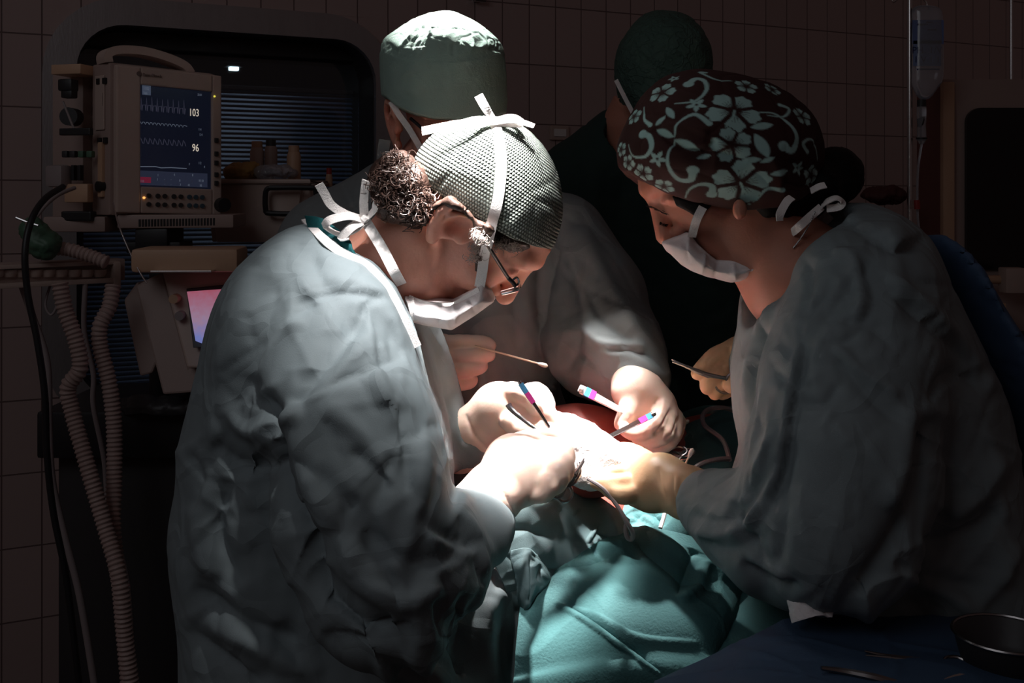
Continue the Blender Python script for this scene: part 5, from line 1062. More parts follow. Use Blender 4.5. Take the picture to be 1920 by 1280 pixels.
# blue back panel of the gown
nv = pxpoly([(1735, 440), (1780, 470), (1830, 550), (1880, 640), (1915, 720), (1935, 850), (1960, 1100), (2010, 1500), (2010, 2200), (1800, 2200), (1850, 1300), (1880, 1000), (1860, 820), (1820, 700), (1770, 560)], 1.40, 3)
build_sdf('gown_back_panel', lambda X: infl(X, nv, 1.38, .18, .11), [(.40, .80), (1.18, 1.60), (.4, 1.50)], .007, M['navy'], W, rel=2, post=lambda V, Q: facets(V, normals(V, Q), .10, .01, seed=23))
ribbon([on_sdf(gownC, a_, b_, 1.0, 1.5, .001) for a_, b_ in ((1556, 402), (1520, 440), (1486, 488), (1452, 532), (1416, 562))], .014, (-.3, -1, .3), .0016).build('gown_binding', M['tape'], W, True)
# flowered cap
def capC(X, g=0): return smax(infl(X, co, 1.36, .125, .125)-g, poly_sd(X[:, [0, 2]], cr_), .003)
def capC_post(V, Q):
    return folds(facets(V, normals(V, Q), .06, .004, seed=25), normals(V, Q), [('c', [(1225, 240), (1260, 270), (1320, 282), (1340, 260)], 8, -7), ('s', [(1265, 262), (1300, 280), (1340, 285)], 16, -6), ('c', [(1335, 255), (1345, 285), (1400, 300)], 8, -4), ('c', [(1470, 340), (1500, 350), (1540, 340)], 5, -4), ('r', [(1240, 235), (1290, 240), (1330, 250)], 9, 4),
        ('c', [(1440, 160), (1500, 200), (1530, 260)], 9, -4), ('c', [(1480, 300), (1510, 320), (1540, 315)], 6, -4)])
V, Q = nets(capC, axis(.11, .44, .0017), axis(1.21, 1.51, .0017), axis(1.44, 1.70, .0017)); V = relax(V, Q, 2); V = capC_post(V, Q)
cc = mesh('flowered_cap', V, Q, None, W)
cen = P(1355, 283, 1.36)
def capuv(p):                                      # spread the print from the cap's near pole outwards
    d = p-cen; d = d/np.array((.132, .125, .106)); d /= np.linalg.norm(d, axis=1)[:, None]+1e-9
    th = np.arccos(np.clip(-d[:, 1], -1, 1)); r = np.hypot(d[:, 0], d[:, 2])+1e-9
    return np.stack((th*d[:, 0]/r, th*d[:, 2]/r), -1)
def at(px, py): return capuv(on_sdf(lambda X: infl(X, co, 1.36, .125, .125), px, py, 1.2, 1.38, .001)[None])[0]
U = capuv(V); K = np.zeros(len(V))                   # K: coverage of the pale print
aa = .012
def cover(sd): global K; K = np.maximum(K, np.clip(.5-sd/aa, 0, 1))
def petal_flower(c, R, ro, n=5):
    global K
    q = U-c; r = np.linalg.norm(q, axis=1); m = r < R*1.25
    if not m.any(): return
    a = np.arctan2(q[m, 1], q[m, 0])-ro; rr = r[m]; k = np.mod(a, 2*PI/n)-PI/n
    edge = R*(.42+.58*np.abs(np.cos(np.clip(k*n/2*.92, -PI/2, PI/2)))**.55)*(1+.04*np.sin(a*17))
    sd = rr-edge; gap = .018*R/.2-np.abs(rr*np.sin(np.abs(k)-PI/n)); gap = np.where(rr > R*.92, -1, gap)
    vein = np.minimum.reduce([np.abs(rr*np.sin(k-o)) for o in (0, .22, -.22)])-.010*np.clip(1-rr/(R*.62), 0, 1); vein = np.where(rr < R*.6, vein, 1)
    cvr = np.clip(.5-np.maximum(sd, gap)/aa, 0, 1)*np.clip(.5+vein/aa, 0, 1)
    kk = K[m]; kk = np.where(rr < edge+.012, cvr, kk); K[m] = kk
def pistil(c, R, ro):
    p = [c+R*s*np.array((math.cos(ro+o), math.sin(ro+o))) for s, o in ((0, 0), (.45, .1), (.9, -.05), (1.15, .15))]; strokep(p, [.012, .014, .01, .008])
    for k in range(5): blobp(p[-1]+.05*np.array((math.cos(k*1.26), math.sin(k*1.26))), .012)
def blobp(c, r): cover(np.linalg.norm(U-c, axis=1)-r)
def strokep(pts, ww):
    pts, ww = crom([np.array((*p, 0)) for p in pts], ww, 6)
    for i in range(len(pts)-1): cover(seg_d(np.column_stack((U, np.zeros(len(U)))), pts[i], pts[i+1], ww[i], ww[i+1]))
def scroll(c, R, ro, s=1, turns=.8):
    p = []; w_ = []
    for i in range(9):
        t = i/8; a = ro+s*t*turns*2*PI; r = R*(.35+.65*t); p.append(c+r*np.array((math.cos(a), math.sin(a)))); w_.append(.004+.042*(1-t)**1.2*R/.3)
    strokep(p, w_); blobp(c+R*.30*np.array((math.cos(ro), math.sin(ro))), R*.24)
def starp(c, R, ro):
    q = U-c; r = np.linalg.norm(q, axis=1); m = r < R*1.2
    if not m.any(): return
    a = np.mod(np.arctan2(q[m, 1], q[m, 0])-ro, 2*PI/5)-PI/5; sd = (r[m]-R*(.36+.64*np.abs(a)/(PI/5)**1.0))*.7
    sd = np.maximum(sd, .016-r[m]); K[m] = np.maximum(K[m], np.clip(.5-sd/aa, 0, 1))
def leafp(c, R, ro):
    q = U-c; x = q@np.array((math.cos(ro), math.sin(ro))); y = q@np.array((-math.sin(ro), math.cos(ro)))
    cover(np.where(np.abs(x) < R, np.abs(y)-R*.38*(1-(x/R)**2), 1)*.8)
for (a, b, R, ro) in ((1377, 208, .27, .3), (1372, 272, .20, 1.2), (1389, 344, .29, .9), (1239, 172, .17, .5), (1400, 160, .14, 2), (1188, 218, .13, 1), (1163, 280, .12, 0), (1176, 305, .12, .5), (1203, 326, .13, 0), (1242, 352, .12, .2), (1527, 330, .14, 1), (1510, 215, .15, .9), (1450, 165, .13, .3)):
    c = at(a, b); petal_flower(c, R, ro)
    if R > .25: pistil(c, R*.8, ro-2.2)
def pscroll(pts, w=.035, br=.06):
    p = [at(*q) for q in pts]; n = len(p); strokep(p, [.006+w*(i/(n-1))**1.1 for i in range(n)]); blobp(at(*pts[-1]), br)
for pts in ([(1264, 193), (1300, 188), (1324, 168), (1320, 150), (1303, 146), (1290, 156)], [(1176, 271), (1185, 292), (1206, 294), (1220, 277), (1216, 256), (1204, 251)], [(1264, 262), (1251, 287), (1253, 316), (1271, 337), (1294, 338), (1298, 320)],
            [(1283, 373), (1292, 356), (1314, 346), (1335, 350), (1334, 365)], [(1415, 211), (1451, 211), (1483, 233), (1495, 258), (1486, 282), (1470, 274)], [(1440, 216), (1472, 217), (1482, 203), (1465, 195)], [(1536, 300), (1526, 262), (1508, 268), (1516, 284)],
            [(1372, 150), (1340, 147), (1312, 134), (1322, 134)], [(1206, 200), (1206, 222), (1219, 234)], [(1264, 256), (1276, 228), (1303, 214), (1330, 232)], [(1422, 374), (1440, 356), (1469, 358)]): pscroll(pts, *((.022, .03) if len(pts) < 5 else (.035, .058)))
for (a, b, R) in ((1305, 195, .105), (1231, 298, .105), (1500, 316, .09), (1262, 145, .08)): starp(at(a, b), R, .3+a)
for (a, b, R, ro) in ((1256, 211, .10, -1.1), (1238, 226, .08, .8), (1244, 249, .12, -.5), (1285, 271, .13, -.5), (1319, 294, .07, .3), (1429, 236, .12, .2), (1429, 272, .15, -1.2), (1440, 300, .07, .5), (1410, 300, .09, .1), (1465, 325, .09, .3)): leafp(at(a, b), R, ro)
rs = np.random.default_rng(31)
for i in range(26):                                  # the rest of the print, round the far side
    a = rs.random()*2*PI; c = (2.0+.28*(i % 4))*np.array((math.cos(a), math.sin(a)))
    (petal_flower(c, .3, a) if i % 3 == 0 else scroll(c, .26, a, 1, .7) if i % 3 == 1 else starp(c, .14, a))
fresh = K*1.0
at_ = cc.data.color_attributes.new(name='print', type='FLOAT_COLOR', domain='POINT')
at_.data.foreach_set('color', np.column_stack((fresh, fresh, fresh, np.ones(len(V)))).astype(np.float32).ravel())
m, t, b = nt('flowered_cotton'); b.inputs['Roughness'].default_value = .8; b.inputs['Specular IOR Level'].default_value = .2
va = node(t, 'ShaderNodeVertexColor', layer_name='print'); mx = node(t, 'ShaderNodeMix', data_type='RGBA')
mx.inputs[6].default_value = (.040, .014, .013, 1); mx.inputs[7].default_value = (.36, .56, .54, 1); t.links.new(va.outputs[0], mx.inputs[0]); t.links.new(mx.outputs[2], b.inputs['Base Color'])
nz = node(t, 'ShaderNodeTexNoise', i_Scale=700.0); bp = node(t, 'ShaderNodeBump', i_Strength=.3, i_Distance=.0006); t.links.new(nz.outputs['Fac'], bp.inputs['Height']); t.links.new(bp.outputs[0], b.inputs['Normal'])
cc.data.materials.append(m)
# bun, nape hair, mask, straps, necklace
build_sdf('hair_bun', lambda X: smin(smin(ell(X, P(1568, 330, 1.36), (.034, .04, .038)), ell(X, P(1525, 345, 1.35), (.035, .06, .03)), .02), seg_d(X, P(1490, 372, 1.33), P(1440, 380, 1.30), .03, .02), .02), bbox(PP([(1420, 280, 1.24), (1620, 410, 1.44)]), .03), .003, M['hairk'], W, rel=1, post=lambda V, Q: facets(V, normals(V, Q), .012, .003, seed=26))
hs = lambda X: head_sdf(X, hC, RC, sC)
def hq(px, py, g=.004): return on_sdf(hs, px, py, 1.18, 1.40, g)
def streaks(name, pts, m, n, seed, wd=3, L=8, r=.00035, dr=(1, .2)):
    """short hairs along a picture line on the face"""
    rs_ = np.random.default_rng(seed); mb = MB(); pl_, _ = crom([np.array((*p, 0.)) for p in pts], [1]*len(pts), 8)
    for _ in range(n):
        b_ = pl_[rs_.integers(len(pl_))]; x, y = b_[0]+rs_.normal()*wd*.6, b_[1]+rs_.normal()*wd*.5
        mb.tube([hq(x, y, .0010), hq(x+dr[0]*L*.5, y+dr[1]*L*.5, .0016), hq(x+dr[0]*L, y+dr[1]*L+1, .0012)], [r, r, r*.4], 4)
    return mb.build(name, m, W)
streaks('eyebrow', [(1212, 386), (1222, 389), (1236, 396), (1250, 402)], M['hair'], 45, 1, 2, 6); streaks('eyelashes', [(1237, 415), (1244, 419), (1252, 421)], M['hairk'], 26, 2, 1.2, 5, dr=(-.5, .6))
tmpl = pxpoly([(1270, 366), (1300, 374), (1345, 384), (1330, 398), (1316, 410), (1300, 398), (1280, 386)], 1.27, 0)
build_sdf('temple_hair', lambda X: hug(hs, tmpl, .0025, X), bbox(PP([(1260, 355, 1.2), (1350, 415, 1.36)]), .02), .002, M['hairk'], W, rel=1)
mpC = pxpoly([(1254, 458), (1275, 450), (1296, 441), (1312, 462), (1335, 483), (1352, 495), (1388, 489), (1440, 474), (1448, 490), (1453, 506), (1415, 528), (1380, 534), (1335, 523), (1306, 512), (1286, 500), (1270, 484)], 1.31, 0)
def maskC(X): return smin(hug(hs, mpC, .006, X), infl(X, mpC, 1.345, .045, .028), .012)
build_sdf('face_mask', maskC, bbox(PP([(1240, 425, 1.24), (1445, 545, 1.42)]), .02), .002, M['white'], W, rel=1, post=lambda V, Q: folds(V, normals(V, Q), [('c', [(1285, 452), (1290, 495)], 5, -4), ('c', [(1320, 475), (1318, 515)], 5, 4), ('c', [(1345, 495), (1340, 524)], 4, -4), ('c', [(1375, 492), (1380, 526)], 5, 4), ('c', [(1405, 486), (1408, 522)], 4, -4)]))
ribbon([hq(1318, 388, .003), hq(1306, 412), on_sdf(maskC, 1297, 444, 1.18, 1.4, .001)], .0105, (0, -1, .1), .0007).build('mask_strap', M['tape'], W, True)
ys = on_sdf(maskC, 1420, 484, 1.18, 1.42, .001)
ribbon([ys, hq(1455, 462), P(1490, 432, 1.285), P(1520, 405, 1.285), P(1540, 388, 1.29)], .010, (-.2, -1, .2), .0007).build('mask_strap', M['tape'], W, True)
kb = MB()
for pl in ([(1540, 388, 1.288), (1550, 378, 1.28), (1568, 371, 1.275), (1579, 378, 1.275), (1572, 388, 1.278), (1550, 391, 1.284)],):
    r = ribbon(PP(pl), .0095, (0, -.7, .7), .0007, twist=.5); kb.add(r.v, r.f)
kb.build('tied_bow', M['tape'], W, True)
ribbon(PP([(1485, 370, 1.25), (1475, 378, 1.245), (1463, 400, 1.24), (1462, 414, 1.24)]), .0095, (0, -.7, .7), .0007, twist=.5).build('loose_strap', M['tape'], W, True)
ribbon(PP([(1520, 358, 1.275), (1535, 350, 1.27), (1548, 347, 1.27)]), .0095, (0, -.7, .7), .0007).build('loose_strap', M['tape'], W, True)
nk = MB()
for i in range(26):
    t = i/25; p = P(1528-40*t, 398+65*t+6*math.sin(t*3), 1.28+.006*t); b_ = bmesh.new(); bmesh.ops.create_icosphere(b_, subdivisions=1, radius=.0014)
    nk.add([np.array(v.co)+p for v in b_.verts], [[v.index for v in f.verts] for f in b_.faces]); b_.free()
nk.build('necklace', M['steel'], W, True)
# gloves of the woman: near hand at the field, far hand with scissors
glove('glove', [([(1325, 930, 1.265), (1290, 925, 1.285)], [.029, .030]), ([(1285, 922, 1.29), (1240, 905, 1.32)], [.030, .031]), ([(1240, 900, 1.32), (1195, 893, 1.35)], [.032, .028]), ([(1215, 925, 1.32), (1195, 920, 1.33)], [.022, .020])],
      [([(1200, 875, 1.35), (1165, 872, 1.355), (1135, 885, 1.35), (1118, 897, 1.345)], [.0155, .013, .011, .009]), ([(1195, 890, 1.345), (1155, 890, 1.335), (1125, 896, 1.33), (1105, 897, 1.33)], [.0145, .0125, .011, .009]),
       ([(1195, 905, 1.33), (1160, 908, 1.315), (1135, 905, 1.315), (1118, 903, 1.32)], [.014, .012, .0108, .009]), ([(1200, 918, 1.32), (1172, 928, 1.305), (1150, 922, 1.305), (1138, 914, 1.31)], [.0135, .0115, .010, .0085]),
       ([(1215, 872, 1.36), (1180, 850, 1.39), (1150, 850, 1.40), (1130, 862, 1.40)], [.017, .014, .012, .009])],
      M['glove2'], W, fl=[('c', [(1235, 875), (1240, 910), (1255, 945)], 4, -2), ('c', [(1262, 885), (1262, 920), (1272, 955)], 4, -3), ('c', [(1278, 890), (1275, 925), (1285, 962)], 3, -3), ('r', [(1270, 890), (1268, 920), (1278, 960)], 4, 2), ('c', [(1295, 898), (1290, 930), (1300, 965)], 4, -3), ('r', [(1305, 900), (1298, 930), (1306, 965)], 4, 3), ('c', [(1318, 905), (1312, 930), (1318, 962)], 3, -3), ('c', [(1180, 885), (1150, 888), (1115, 892)], 3, -3)])
glove('glove', [([(1412, 690, 1.50), (1392, 672, 1.50)], [.030, .030]), ([(1390, 668, 1.50), (1368, 672, 1.50)], [.026, .022])],
      [([(1370, 658, 1.495), (1342, 668, 1.485), (1320, 688, 1.475), (1308, 700, 1.475)], [.0145, .013, .0115, .0095]), ([(1370, 680, 1.49), (1345, 700, 1.475), (1328, 718, 1.47), (1326, 728, 1.475)], [.0135, .0125, .011, .009]),
       ([(1378, 692, 1.495), (1355, 715, 1.475), (1345, 730, 1.475), (1340, 738, 1.48)], [.013, .012, .0105, .009]), ([(1385, 700, 1.505), (1368, 725, 1.49), (1358, 735, 1.485), (1352, 738, 1.49)], [.0115, .011, .0095, .008]),
       ([(1400, 700, 1.485), (1388, 716, 1.465), (1370, 723, 1.455)], [.0155, .013, .0105])],
      M['glove2'], W, k=.003, fl=[('c', [(1378, 645), (1382, 668), (1378, 690)], 3, -2), ('c', [(1365, 650), (1370, 668)], 3, -2), ('c', [(1390, 645), (1394, 665), (1390, 690)], 3, -2)])
# ================================================================= operating table, patient, drapes, instruments
# patient: a lying figure under the drapes, a patch of skin and a red-tinted hump showing at the field
def patient(X):
    f = chain(X, [(.05, 1.50, 1.02), (.17, 1.64, 1.02), (.36, 1.87, .98), (.52, 2.06, .98), (.62, 2.18, .96)], [.10, .12, .13, .12, .10], .04)
    f = smin(f, chain(X, [(.62, 2.18, .94), (.78, 2.37, .93), (.92, 2.53, .92)], [.09, .07, .05], .02), .04)
    f = smin(f, ell(X, (-.06, 1.46, 1.0), (.10, .09, .08)), .05)
    f = smin(f, ell(X, (.10, 1.63, 1.09), (.11, .07, .095)), .04)  # hump added to stand for the gown behind in red-lit shade
    # small rounded swelling at the operating field
    f = smin(f, chain(X, [P(1075, 860, 1.40), P(1110, 880, 1.38), P(1140, 890, 1.39)], [.030, .032, .024], .02), .025)
    return f
sk = pmat('skin_red_light', (.42, .09, .07), .5, vary=.1, vscale=25, bump=.2, bscale=200, sss=.25)  # skin made darker and redder to hold the red bounced light
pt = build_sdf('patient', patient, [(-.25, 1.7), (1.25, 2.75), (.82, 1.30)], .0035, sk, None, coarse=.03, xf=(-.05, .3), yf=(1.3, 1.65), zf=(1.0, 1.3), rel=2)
tag(pt, 'person lying under green drapes with a small patch of lit skin at the hands and a hump tinted for red light', 'person')
dp = build_sdf('teal_drape', lambda X: smax(smax(patient(X)-.014, 2.08-(X[:, 1]+.55*X[:, 0]), .01), .87-X[:, 2], .01), [(.1, 1.15), (1.5, 2.75), (.84, 1.22)], .008, M['drape'], None, rel=2, post=lambda V, Q: facets(V, normals(V, Q), .09, .008, seed=33))
tag(dp, 'teal drape over the far end of the patient, behind the two bent figures', 'drape')
tb = empty('operating_table', (.55, 2.10, 0), 'operating table standing under the draped patient', 'table')
d_ = rot(math.atan2(1.05, .87))
q = MB(); q.box((.56, 2.11, .80), (.56, .18, .035), d_, .01); q.build('tabletop', M['dark'], tb, True)
q = MB(); q.box((.56, 2.11, .42), (.12, .10, .36), d_, .01); q.build('column', M['steel_d'], tb, True); q = MB(); q.box((.56, 2.11, .04), (.3, .17, .04), d_, .01); q.build('base', M['steel_d'], tb, True)
# drapes
net = [[(1010, 1040, 1.36), (1085, 1005, 1.37), (1180, 985, 1.37), (1275, 1000, 1.36), (1400, 1050, 1.36), (1500, 1100, 1.36)],
       [(985, 1100, 1.30), (1070, 1050, 1.31), (1185, 1020, 1.32), (1290, 1060, 1.31), (1410, 1110, 1.31), (1530, 1170, 1.31)],
       [(970, 1180, 1.24), (1080, 1130, 1.245), (1200, 1110, 1.25), (1310, 1130, 1.25), (1430, 1180, 1.25), (1560, 1230, 1.25)],
       [(965, 1260, 1.21), (1080, 1230, 1.20), (1210, 1210, 1.20), (1330, 1220, 1.20), (1450, 1260, 1.20), (1580, 1300, 1.2)],
       [(960, 1400, 1.20), (1080, 1400, 1.18), (1220, 1400, 1.17), (1350, 1400, 1.17), (1480, 1400, 1.17), (1600, 1400, 1.17)],
       [(950, 2300, 1.22), (1080, 2300, 1.20), (1220, 2300, 1.19), (1350, 2300, 1.19), (1480, 2300, 1.19), (1600, 2300, 1.19)]]
tag(sheet('teal_drape', net, 260, M['drape'], None, .003, crumple=(.09, .006, 3), fl=[
    ('r', [(1200, 990), (1290, 1045), (1360, 1080), (1420, 1100)], 9, 9), ('c', [(1185, 1010), (1270, 1075), (1350, 1110)], 10, -9), ('r', [(1040, 1130), (1100, 1165), (1170, 1215), (1240, 1265)], 5, 5), ('c', [(1050, 1128), (1110, 1163), (1180, 1215), (1250, 1268)], 6, -6),
    ('s', [(1060, 1130), (1120, 1150), (1200, 1190), (1310, 1200)], 30, 4), ('c', [(1270, 1120), (1290, 1060), (1300, 1030)], 14, -10), ('r', [(1320, 1060), (1310, 1100), (1270, 1125)], 12, 9), ('c', [(1400, 1080), (1385, 1150), (1340, 1240)], 16, -14), ('r', [(1110, 1030), (1160, 1020), (1210, 1000)], 10, 5), ('c', [(1060, 1060), (1110, 1055), (1160, 1030)], 7, -5)]),
    'teal embossed drape hanging over the near end of the patient', 'drape')
net = [[(1290, 800, 1.78), (1340, 775, 1.82), (1400, 770, 1.84), (1480, 780, 1.86)], [(1235, 850, 1.64), (1310, 830, 1.66), (1390, 830, 1.66), (1470, 840, 1.66)], [(1180, 930, 1.50), (1270, 910, 1.50), (1370, 900, 1.50), (1470, 910, 1.50)], [(1160, 1005, 1.43), (1250, 985, 1.42), (1350, 985, 1.42), (1460, 1000, 1.42)], [(1150, 1060, 1.42), (1250, 1060, 1.40), (1350, 1060, 1.40), (1460, 1070, 1.40)]]
tag(sheet('teal_drape', net, 150, M['drape'], None, .003, crumple=(.06, .006, 8), fl=[('r', [(1290, 800), (1350, 830), (1400, 890)], 14, 5), ('c', [(1190, 975), (1220, 960), (1250, 985)], 8, -10), ('r', [(1165, 985), (1200, 965), (1235, 990)], 7, 7)]), 'teal drape spread over the patient behind the near gloved hand of the flowered cap wearer', 'drape')
net = [[(880, 900, 1.36), (960, 905, 1.37), (1040, 905, 1.38), (1110, 925, 1.39), (1180, 975, 1.385)], [(890, 970, 1.32), (960, 960, 1.33), (1045, 955, 1.34), (1120, 975, 1.35), (1175, 1000, 1.352)], [(920, 1040, 1.29), (980, 1030, 1.30), (1050, 1030, 1.31), (1110, 1040, 1.32), (1160, 1040, 1.335)], [(950, 1110, 1.27), (1000, 1100, 1.28), (1050, 1080, 1.30), (1100, 1060, 1.315), (1140, 1050, 1.33)]]
tag(sheet('grey_drape', net, 150, M['greydrape'], None, .003, crumple=(.10, .003, 4), fl=[('c', [(1115, 985), (1122, 990)], 3, -3), ('r', [(1100, 1018), (1122, 982)], 2.5, 4), ('c', [(1118, 998), (1148, 1012)], 2.5, -4), ('c', [(1075, 970), (1088, 955)], 2.5, -3), ('r', [(1130, 950), (1150, 990), (1165, 1030)], 8, 4), ('c', [(930, 1000), (980, 990), (1040, 1010)], 14, -6), ('c', [(945, 1040), (1000, 1065), (1045, 1080)], 5, -4)]), 'grey green drape with two small slits between the knitted cap wearer and the field', 'drape')
# hanging folded ends under the grey drape
net = [[(955, 1035, 1.30), (985, 1030, 1.285), (1010, 1045, 1.30), (1040, 1065, 1.30)], [(968, 1070, 1.28), (990, 1065, 1.265), (1012, 1075, 1.28), (1035, 1085, 1.29)], [(975, 1110, 1.27), (992, 1105, 1.255), (1006, 1100, 1.27), (1022, 1098, 1.28)], [(978, 1150, 1.27), (988, 1143, 1.26), (1000, 1120, 1.27), (1012, 1110, 1.28)]]
tag(sheet('folded_cloth', net, 40, M['greydrape'], None, .003, crumple=(.03, .004, 4), fl=[('c', [(992, 1040), (996, 1090), (990, 1130)], 3, -5), ('c', [(1012, 1060), (1008, 1090)], 3, -4)]), 'folded grey cloth ends hanging beside the left edge of the teal drape', 'cloth')
# gauze wad at the field
def gauze(X):
    f = None
    for px, py, Y, r in ((1042, 792, 1.41, .018), (1068, 800, 1.41, .019), (1098, 812, 1.40, .019), (1125, 832, 1.395, .020), (1150, 850, 1.385, .020), (1062, 835, 1.37, .030), (1098, 852, 1.36, .028), (1130, 868, 1.355, .026), (1150, 875, 1.36, .020), (1090, 885, 1.34, .022), (1120, 895, 1.335, .018)):
        g = np.linalg.norm((X-P(px, py, Y))*np.array((1, 1, 1.2)), axis=1)-r; f = g if f is None else smin(f, g, .012)
    return f
gz = build_sdf('gauze_swab', gauze, bbox(PP([(1010, 760, 1.32), (1180, 920, 1.42)]), .03), .0022, cloth('gauze', (.88, .80, .78), wr=.3, wscale=60, fine=.8), None, rel=1, post=lambda V, Q: facets(V, normals(V, Q), .015, .004, seed=9))
tag(gz, 'bright white gauze wad among the hands at the field', 'gauze')
net = [[(1125, 905, 1.37), (1150, 915, 1.36), (1180, 940, 1.35)], [(1130, 925, 1.36), (1160, 945, 1.35), (1200, 985, 1.345)], [(1150, 940, 1.355), (1185, 965, 1.345), (1195, 990, 1.345)]]
# instruments
def instr(name, pts, r, m, label, cat, seg=8, sm=3): q = MB(); q.tube(PP(pts), r, seg, sm=sm); return tag(q.build(name, m, None, True), label, cat)
# marked forceps: white handle with blue and pink bands
def flatbar(a, b, w0, w1, th, nrm=(0, -1, .5)):
    a, b = P(*a), P(*b); d = b-a; d /= np.linalg.norm(d); n = np.array(nrm, float); n -= d*np.dot(n, d); n /= np.linalg.norm(n); s = np.cross(d, n); q = MB()
    V = [a-s*w0/2-n*th/2, a+s*w0/2-n*th/2, b+s*w1/2-n*th/2, b-s*w1/2-n*th/2]; V += [v+n*th for v in V]
    q.add(V, [(0, 1, 2, 3), (7, 6, 5, 4), (0, 4, 5, 1), (1, 5, 6, 2), (2, 6, 7, 3), (3, 7, 4, 0)]); return q
def forceps(label, a, b, w, m, bands, root):
    e = empty('marked_forceps', tuple(P(*root)), label, 'forceps'); a_, b_ = np.array(a, float), np.array(b, float)
    L = lambda t: tuple(a_+(b_-a_)*t)
    q = flatbar(L(.03), b, w*.9, w*.45, .0022); v = flatbar(L(.03), b, w*.9, w*.45, .0022, (.3, -.8, .8)); q.add([np.array(x)+np.array((0, .006, -.003)) for x in v.v], v.f); q.tube([P(*a), P(*L(.06))], w*.42, 10); q.build('arm', m, e, True)
    for (t0, t1, mm) in bands: flatbar(L(t0), L(t1), w*1.04, w*1.02, .0036).build('colour_band', mm, e)
forceps('marked forceps with wide white handle pointing left from the hand of the green cap wearer', (1086, 727, 1.515), (1178, 775, 1.515), .0125, M['white_p'], ((.12, .22, M['cyan']), (.22, .32, M['pink'])), (1086, 727, 1.515))
forceps('thin marked tweezers slanting down to the field from the fingers of the green cap wearer', (1228, 775, 1.478), (1105, 836, 1.43), .0075, M['steel'], ((.05, .13, M['cyan']), (.13, .24, M['pink'])), (1228, 775, 1.478))
forceps('slim marked forceps held in the far fist of the knitted cap wearer', (973, 714, 1.375), (1030, 800, 1.36), .0062, M['steel'], ((.06, .26, M['cyan']), (.26, .48, M['pink'])), (973, 714, 1.375))
instr('needle_holder', [(953, 758, 1.385), (962, 770, 1.38), (1000, 800, 1.36), (1060, 835, 1.34)], [.0042, .0036, .002, .0014], M['steel_d'], 'small metal needle holder end poking from the far fist of the knitted cap wearer', 'instrument')
def swab(a, b, label):
    e = empty('cotton_swab', tuple(P(*a)), label, 'swab'); q = MB(); q.tube([P(*a), P(*b)], .0014, 8); q.build('stick', M['wood'], e, True)
    p, d = P(*b), P(*b)-P(*a); d /= np.linalg.norm(d); q = MB(); q.tube([p-d*.012, p-d*.008, p-d*.002, p+d*.002, p+d*.004], [.0012, .0026, .0034, .0028, .0008], 12); q.build('cotton_tip', M['cotton'], e, True)
swab((890, 648, 1.585), (1022, 685, 1.56), 'long cotton swab held out by the hand of the green cap wearer')
swab((1274, 893, 1.46), (1297, 845, 1.45), 'cotton swab standing up beside the tan glove, tip upwards'); swab((1262, 805, 1.56), (1288, 790, 1.57), 'cotton swab tip poking out behind the fist of the green cap wearer')
# scissors in the woman's far hand
def scissors(label, tip, piv, r1, r2, m, name='scissors', rad=.010, Yn=(0, 1, 0)):
    tip, piv, r1, r2 = P(*tip), P(*piv), P(*r1), P(*r2); e = empty(name, tuple(piv), label, 'scissors')
    for k, rr in enumerate((r1, r2)):
        off = np.array((0, .0014*(2*k-1), 0)); q = MB(); q.tube([tip+off+np.array((0, 0, .0015*(2*k-1))), tip*.6+piv*.4+off, piv+off, (piv+rr)/2+off, rr+(piv-rr)/np.linalg.norm(piv-rr)*rad+off], [.0008, .002, .0036, .0026, .0022], 8, sm=3)
        q.build('blade', m, e, True); a = (piv-rr)/np.linalg.norm(piv-rr); b = np.cross(a, np.array(Yn, float)); b /= np.linalg.norm(b); q = MB()
        q.tube([rr+off+rad*(math.cos(t)*a+math.sin(t)*b*.8) for t in np.linspace(0, 2*PI, 17)], .0019, 8); q.build('finger_ring', m, e, True)
    q = MB(); q.tube([piv-np.array((0, .005, 0)), piv+np.array((0, .004, 0))], .0024, 10); q.build('pivot', m, e, True)
scissors('dark curved scissors held by the far hand of the flowered cap wearer', (1260, 676, 1.47), (1318, 700, 1.462), (1380, 713, 1.452), (1358, 722, 1.462), M['steel_d'], rad=.013)
scissors('tangled ring handled clamp lying on the drape behind the fingers of the tan glove', (1180, 838, 1.55), (1222, 846, 1.53), (1272, 846, 1.52), (1262, 856, 1.51), M['steel_d'], 'ring_clamp', .012, (0, .5, -.8))
scissors('ring handled clamp lying beside the swab tip on the far drape', (1190, 842, 1.57), (1250, 850, 1.55), (1290, 848, 1.54), (1284, 856, 1.53), M['steel'], 'ring_clamp', .009, (0, .5, -.8))
scissors('clamp with curved rings under the near fist of the knitted cap wearer', (1095, 862, 1.30), (1078, 890, 1.275), (1046, 918, 1.26), (1060, 926, 1.262), M['steel_d'], 'ring_clamp', .010)
instr('retractor', [(1085, 868, 1.30), (1086, 890, 1.285), (1070, 908, 1.27), (1040, 916, 1.262), (1034, 920, 1.262)], .0026, M['steel_d'], 'curved metal retractor bar under the near fist of the knitted cap wearer', 'retractor')
instr('metal_rod', [(1150, 850, 1.52), (1175, 838, 1.54), (1215, 826, 1.57)], .0022, M['steel_d'], 'thin dark rod crossing the red gap behind the gauze', 'rod')
instr('power_lead', [(1102, 897, 1.31), (1130, 915, 1.30), (1155, 945, 1.295), (1175, 978, 1.293), (1187, 1000, 1.295), (1184, 1010, 1.30), (1176, 1006, 1.30), (1173, 990, 1.303), (1176, 978, 1.306)], [.0022, .0025, .0028, .003, .0032, .0032, .0032, .003, .0028], M['grey_p'], 'dark and white lead curving down in a loop over the teal drape', 'cable', sm=6)
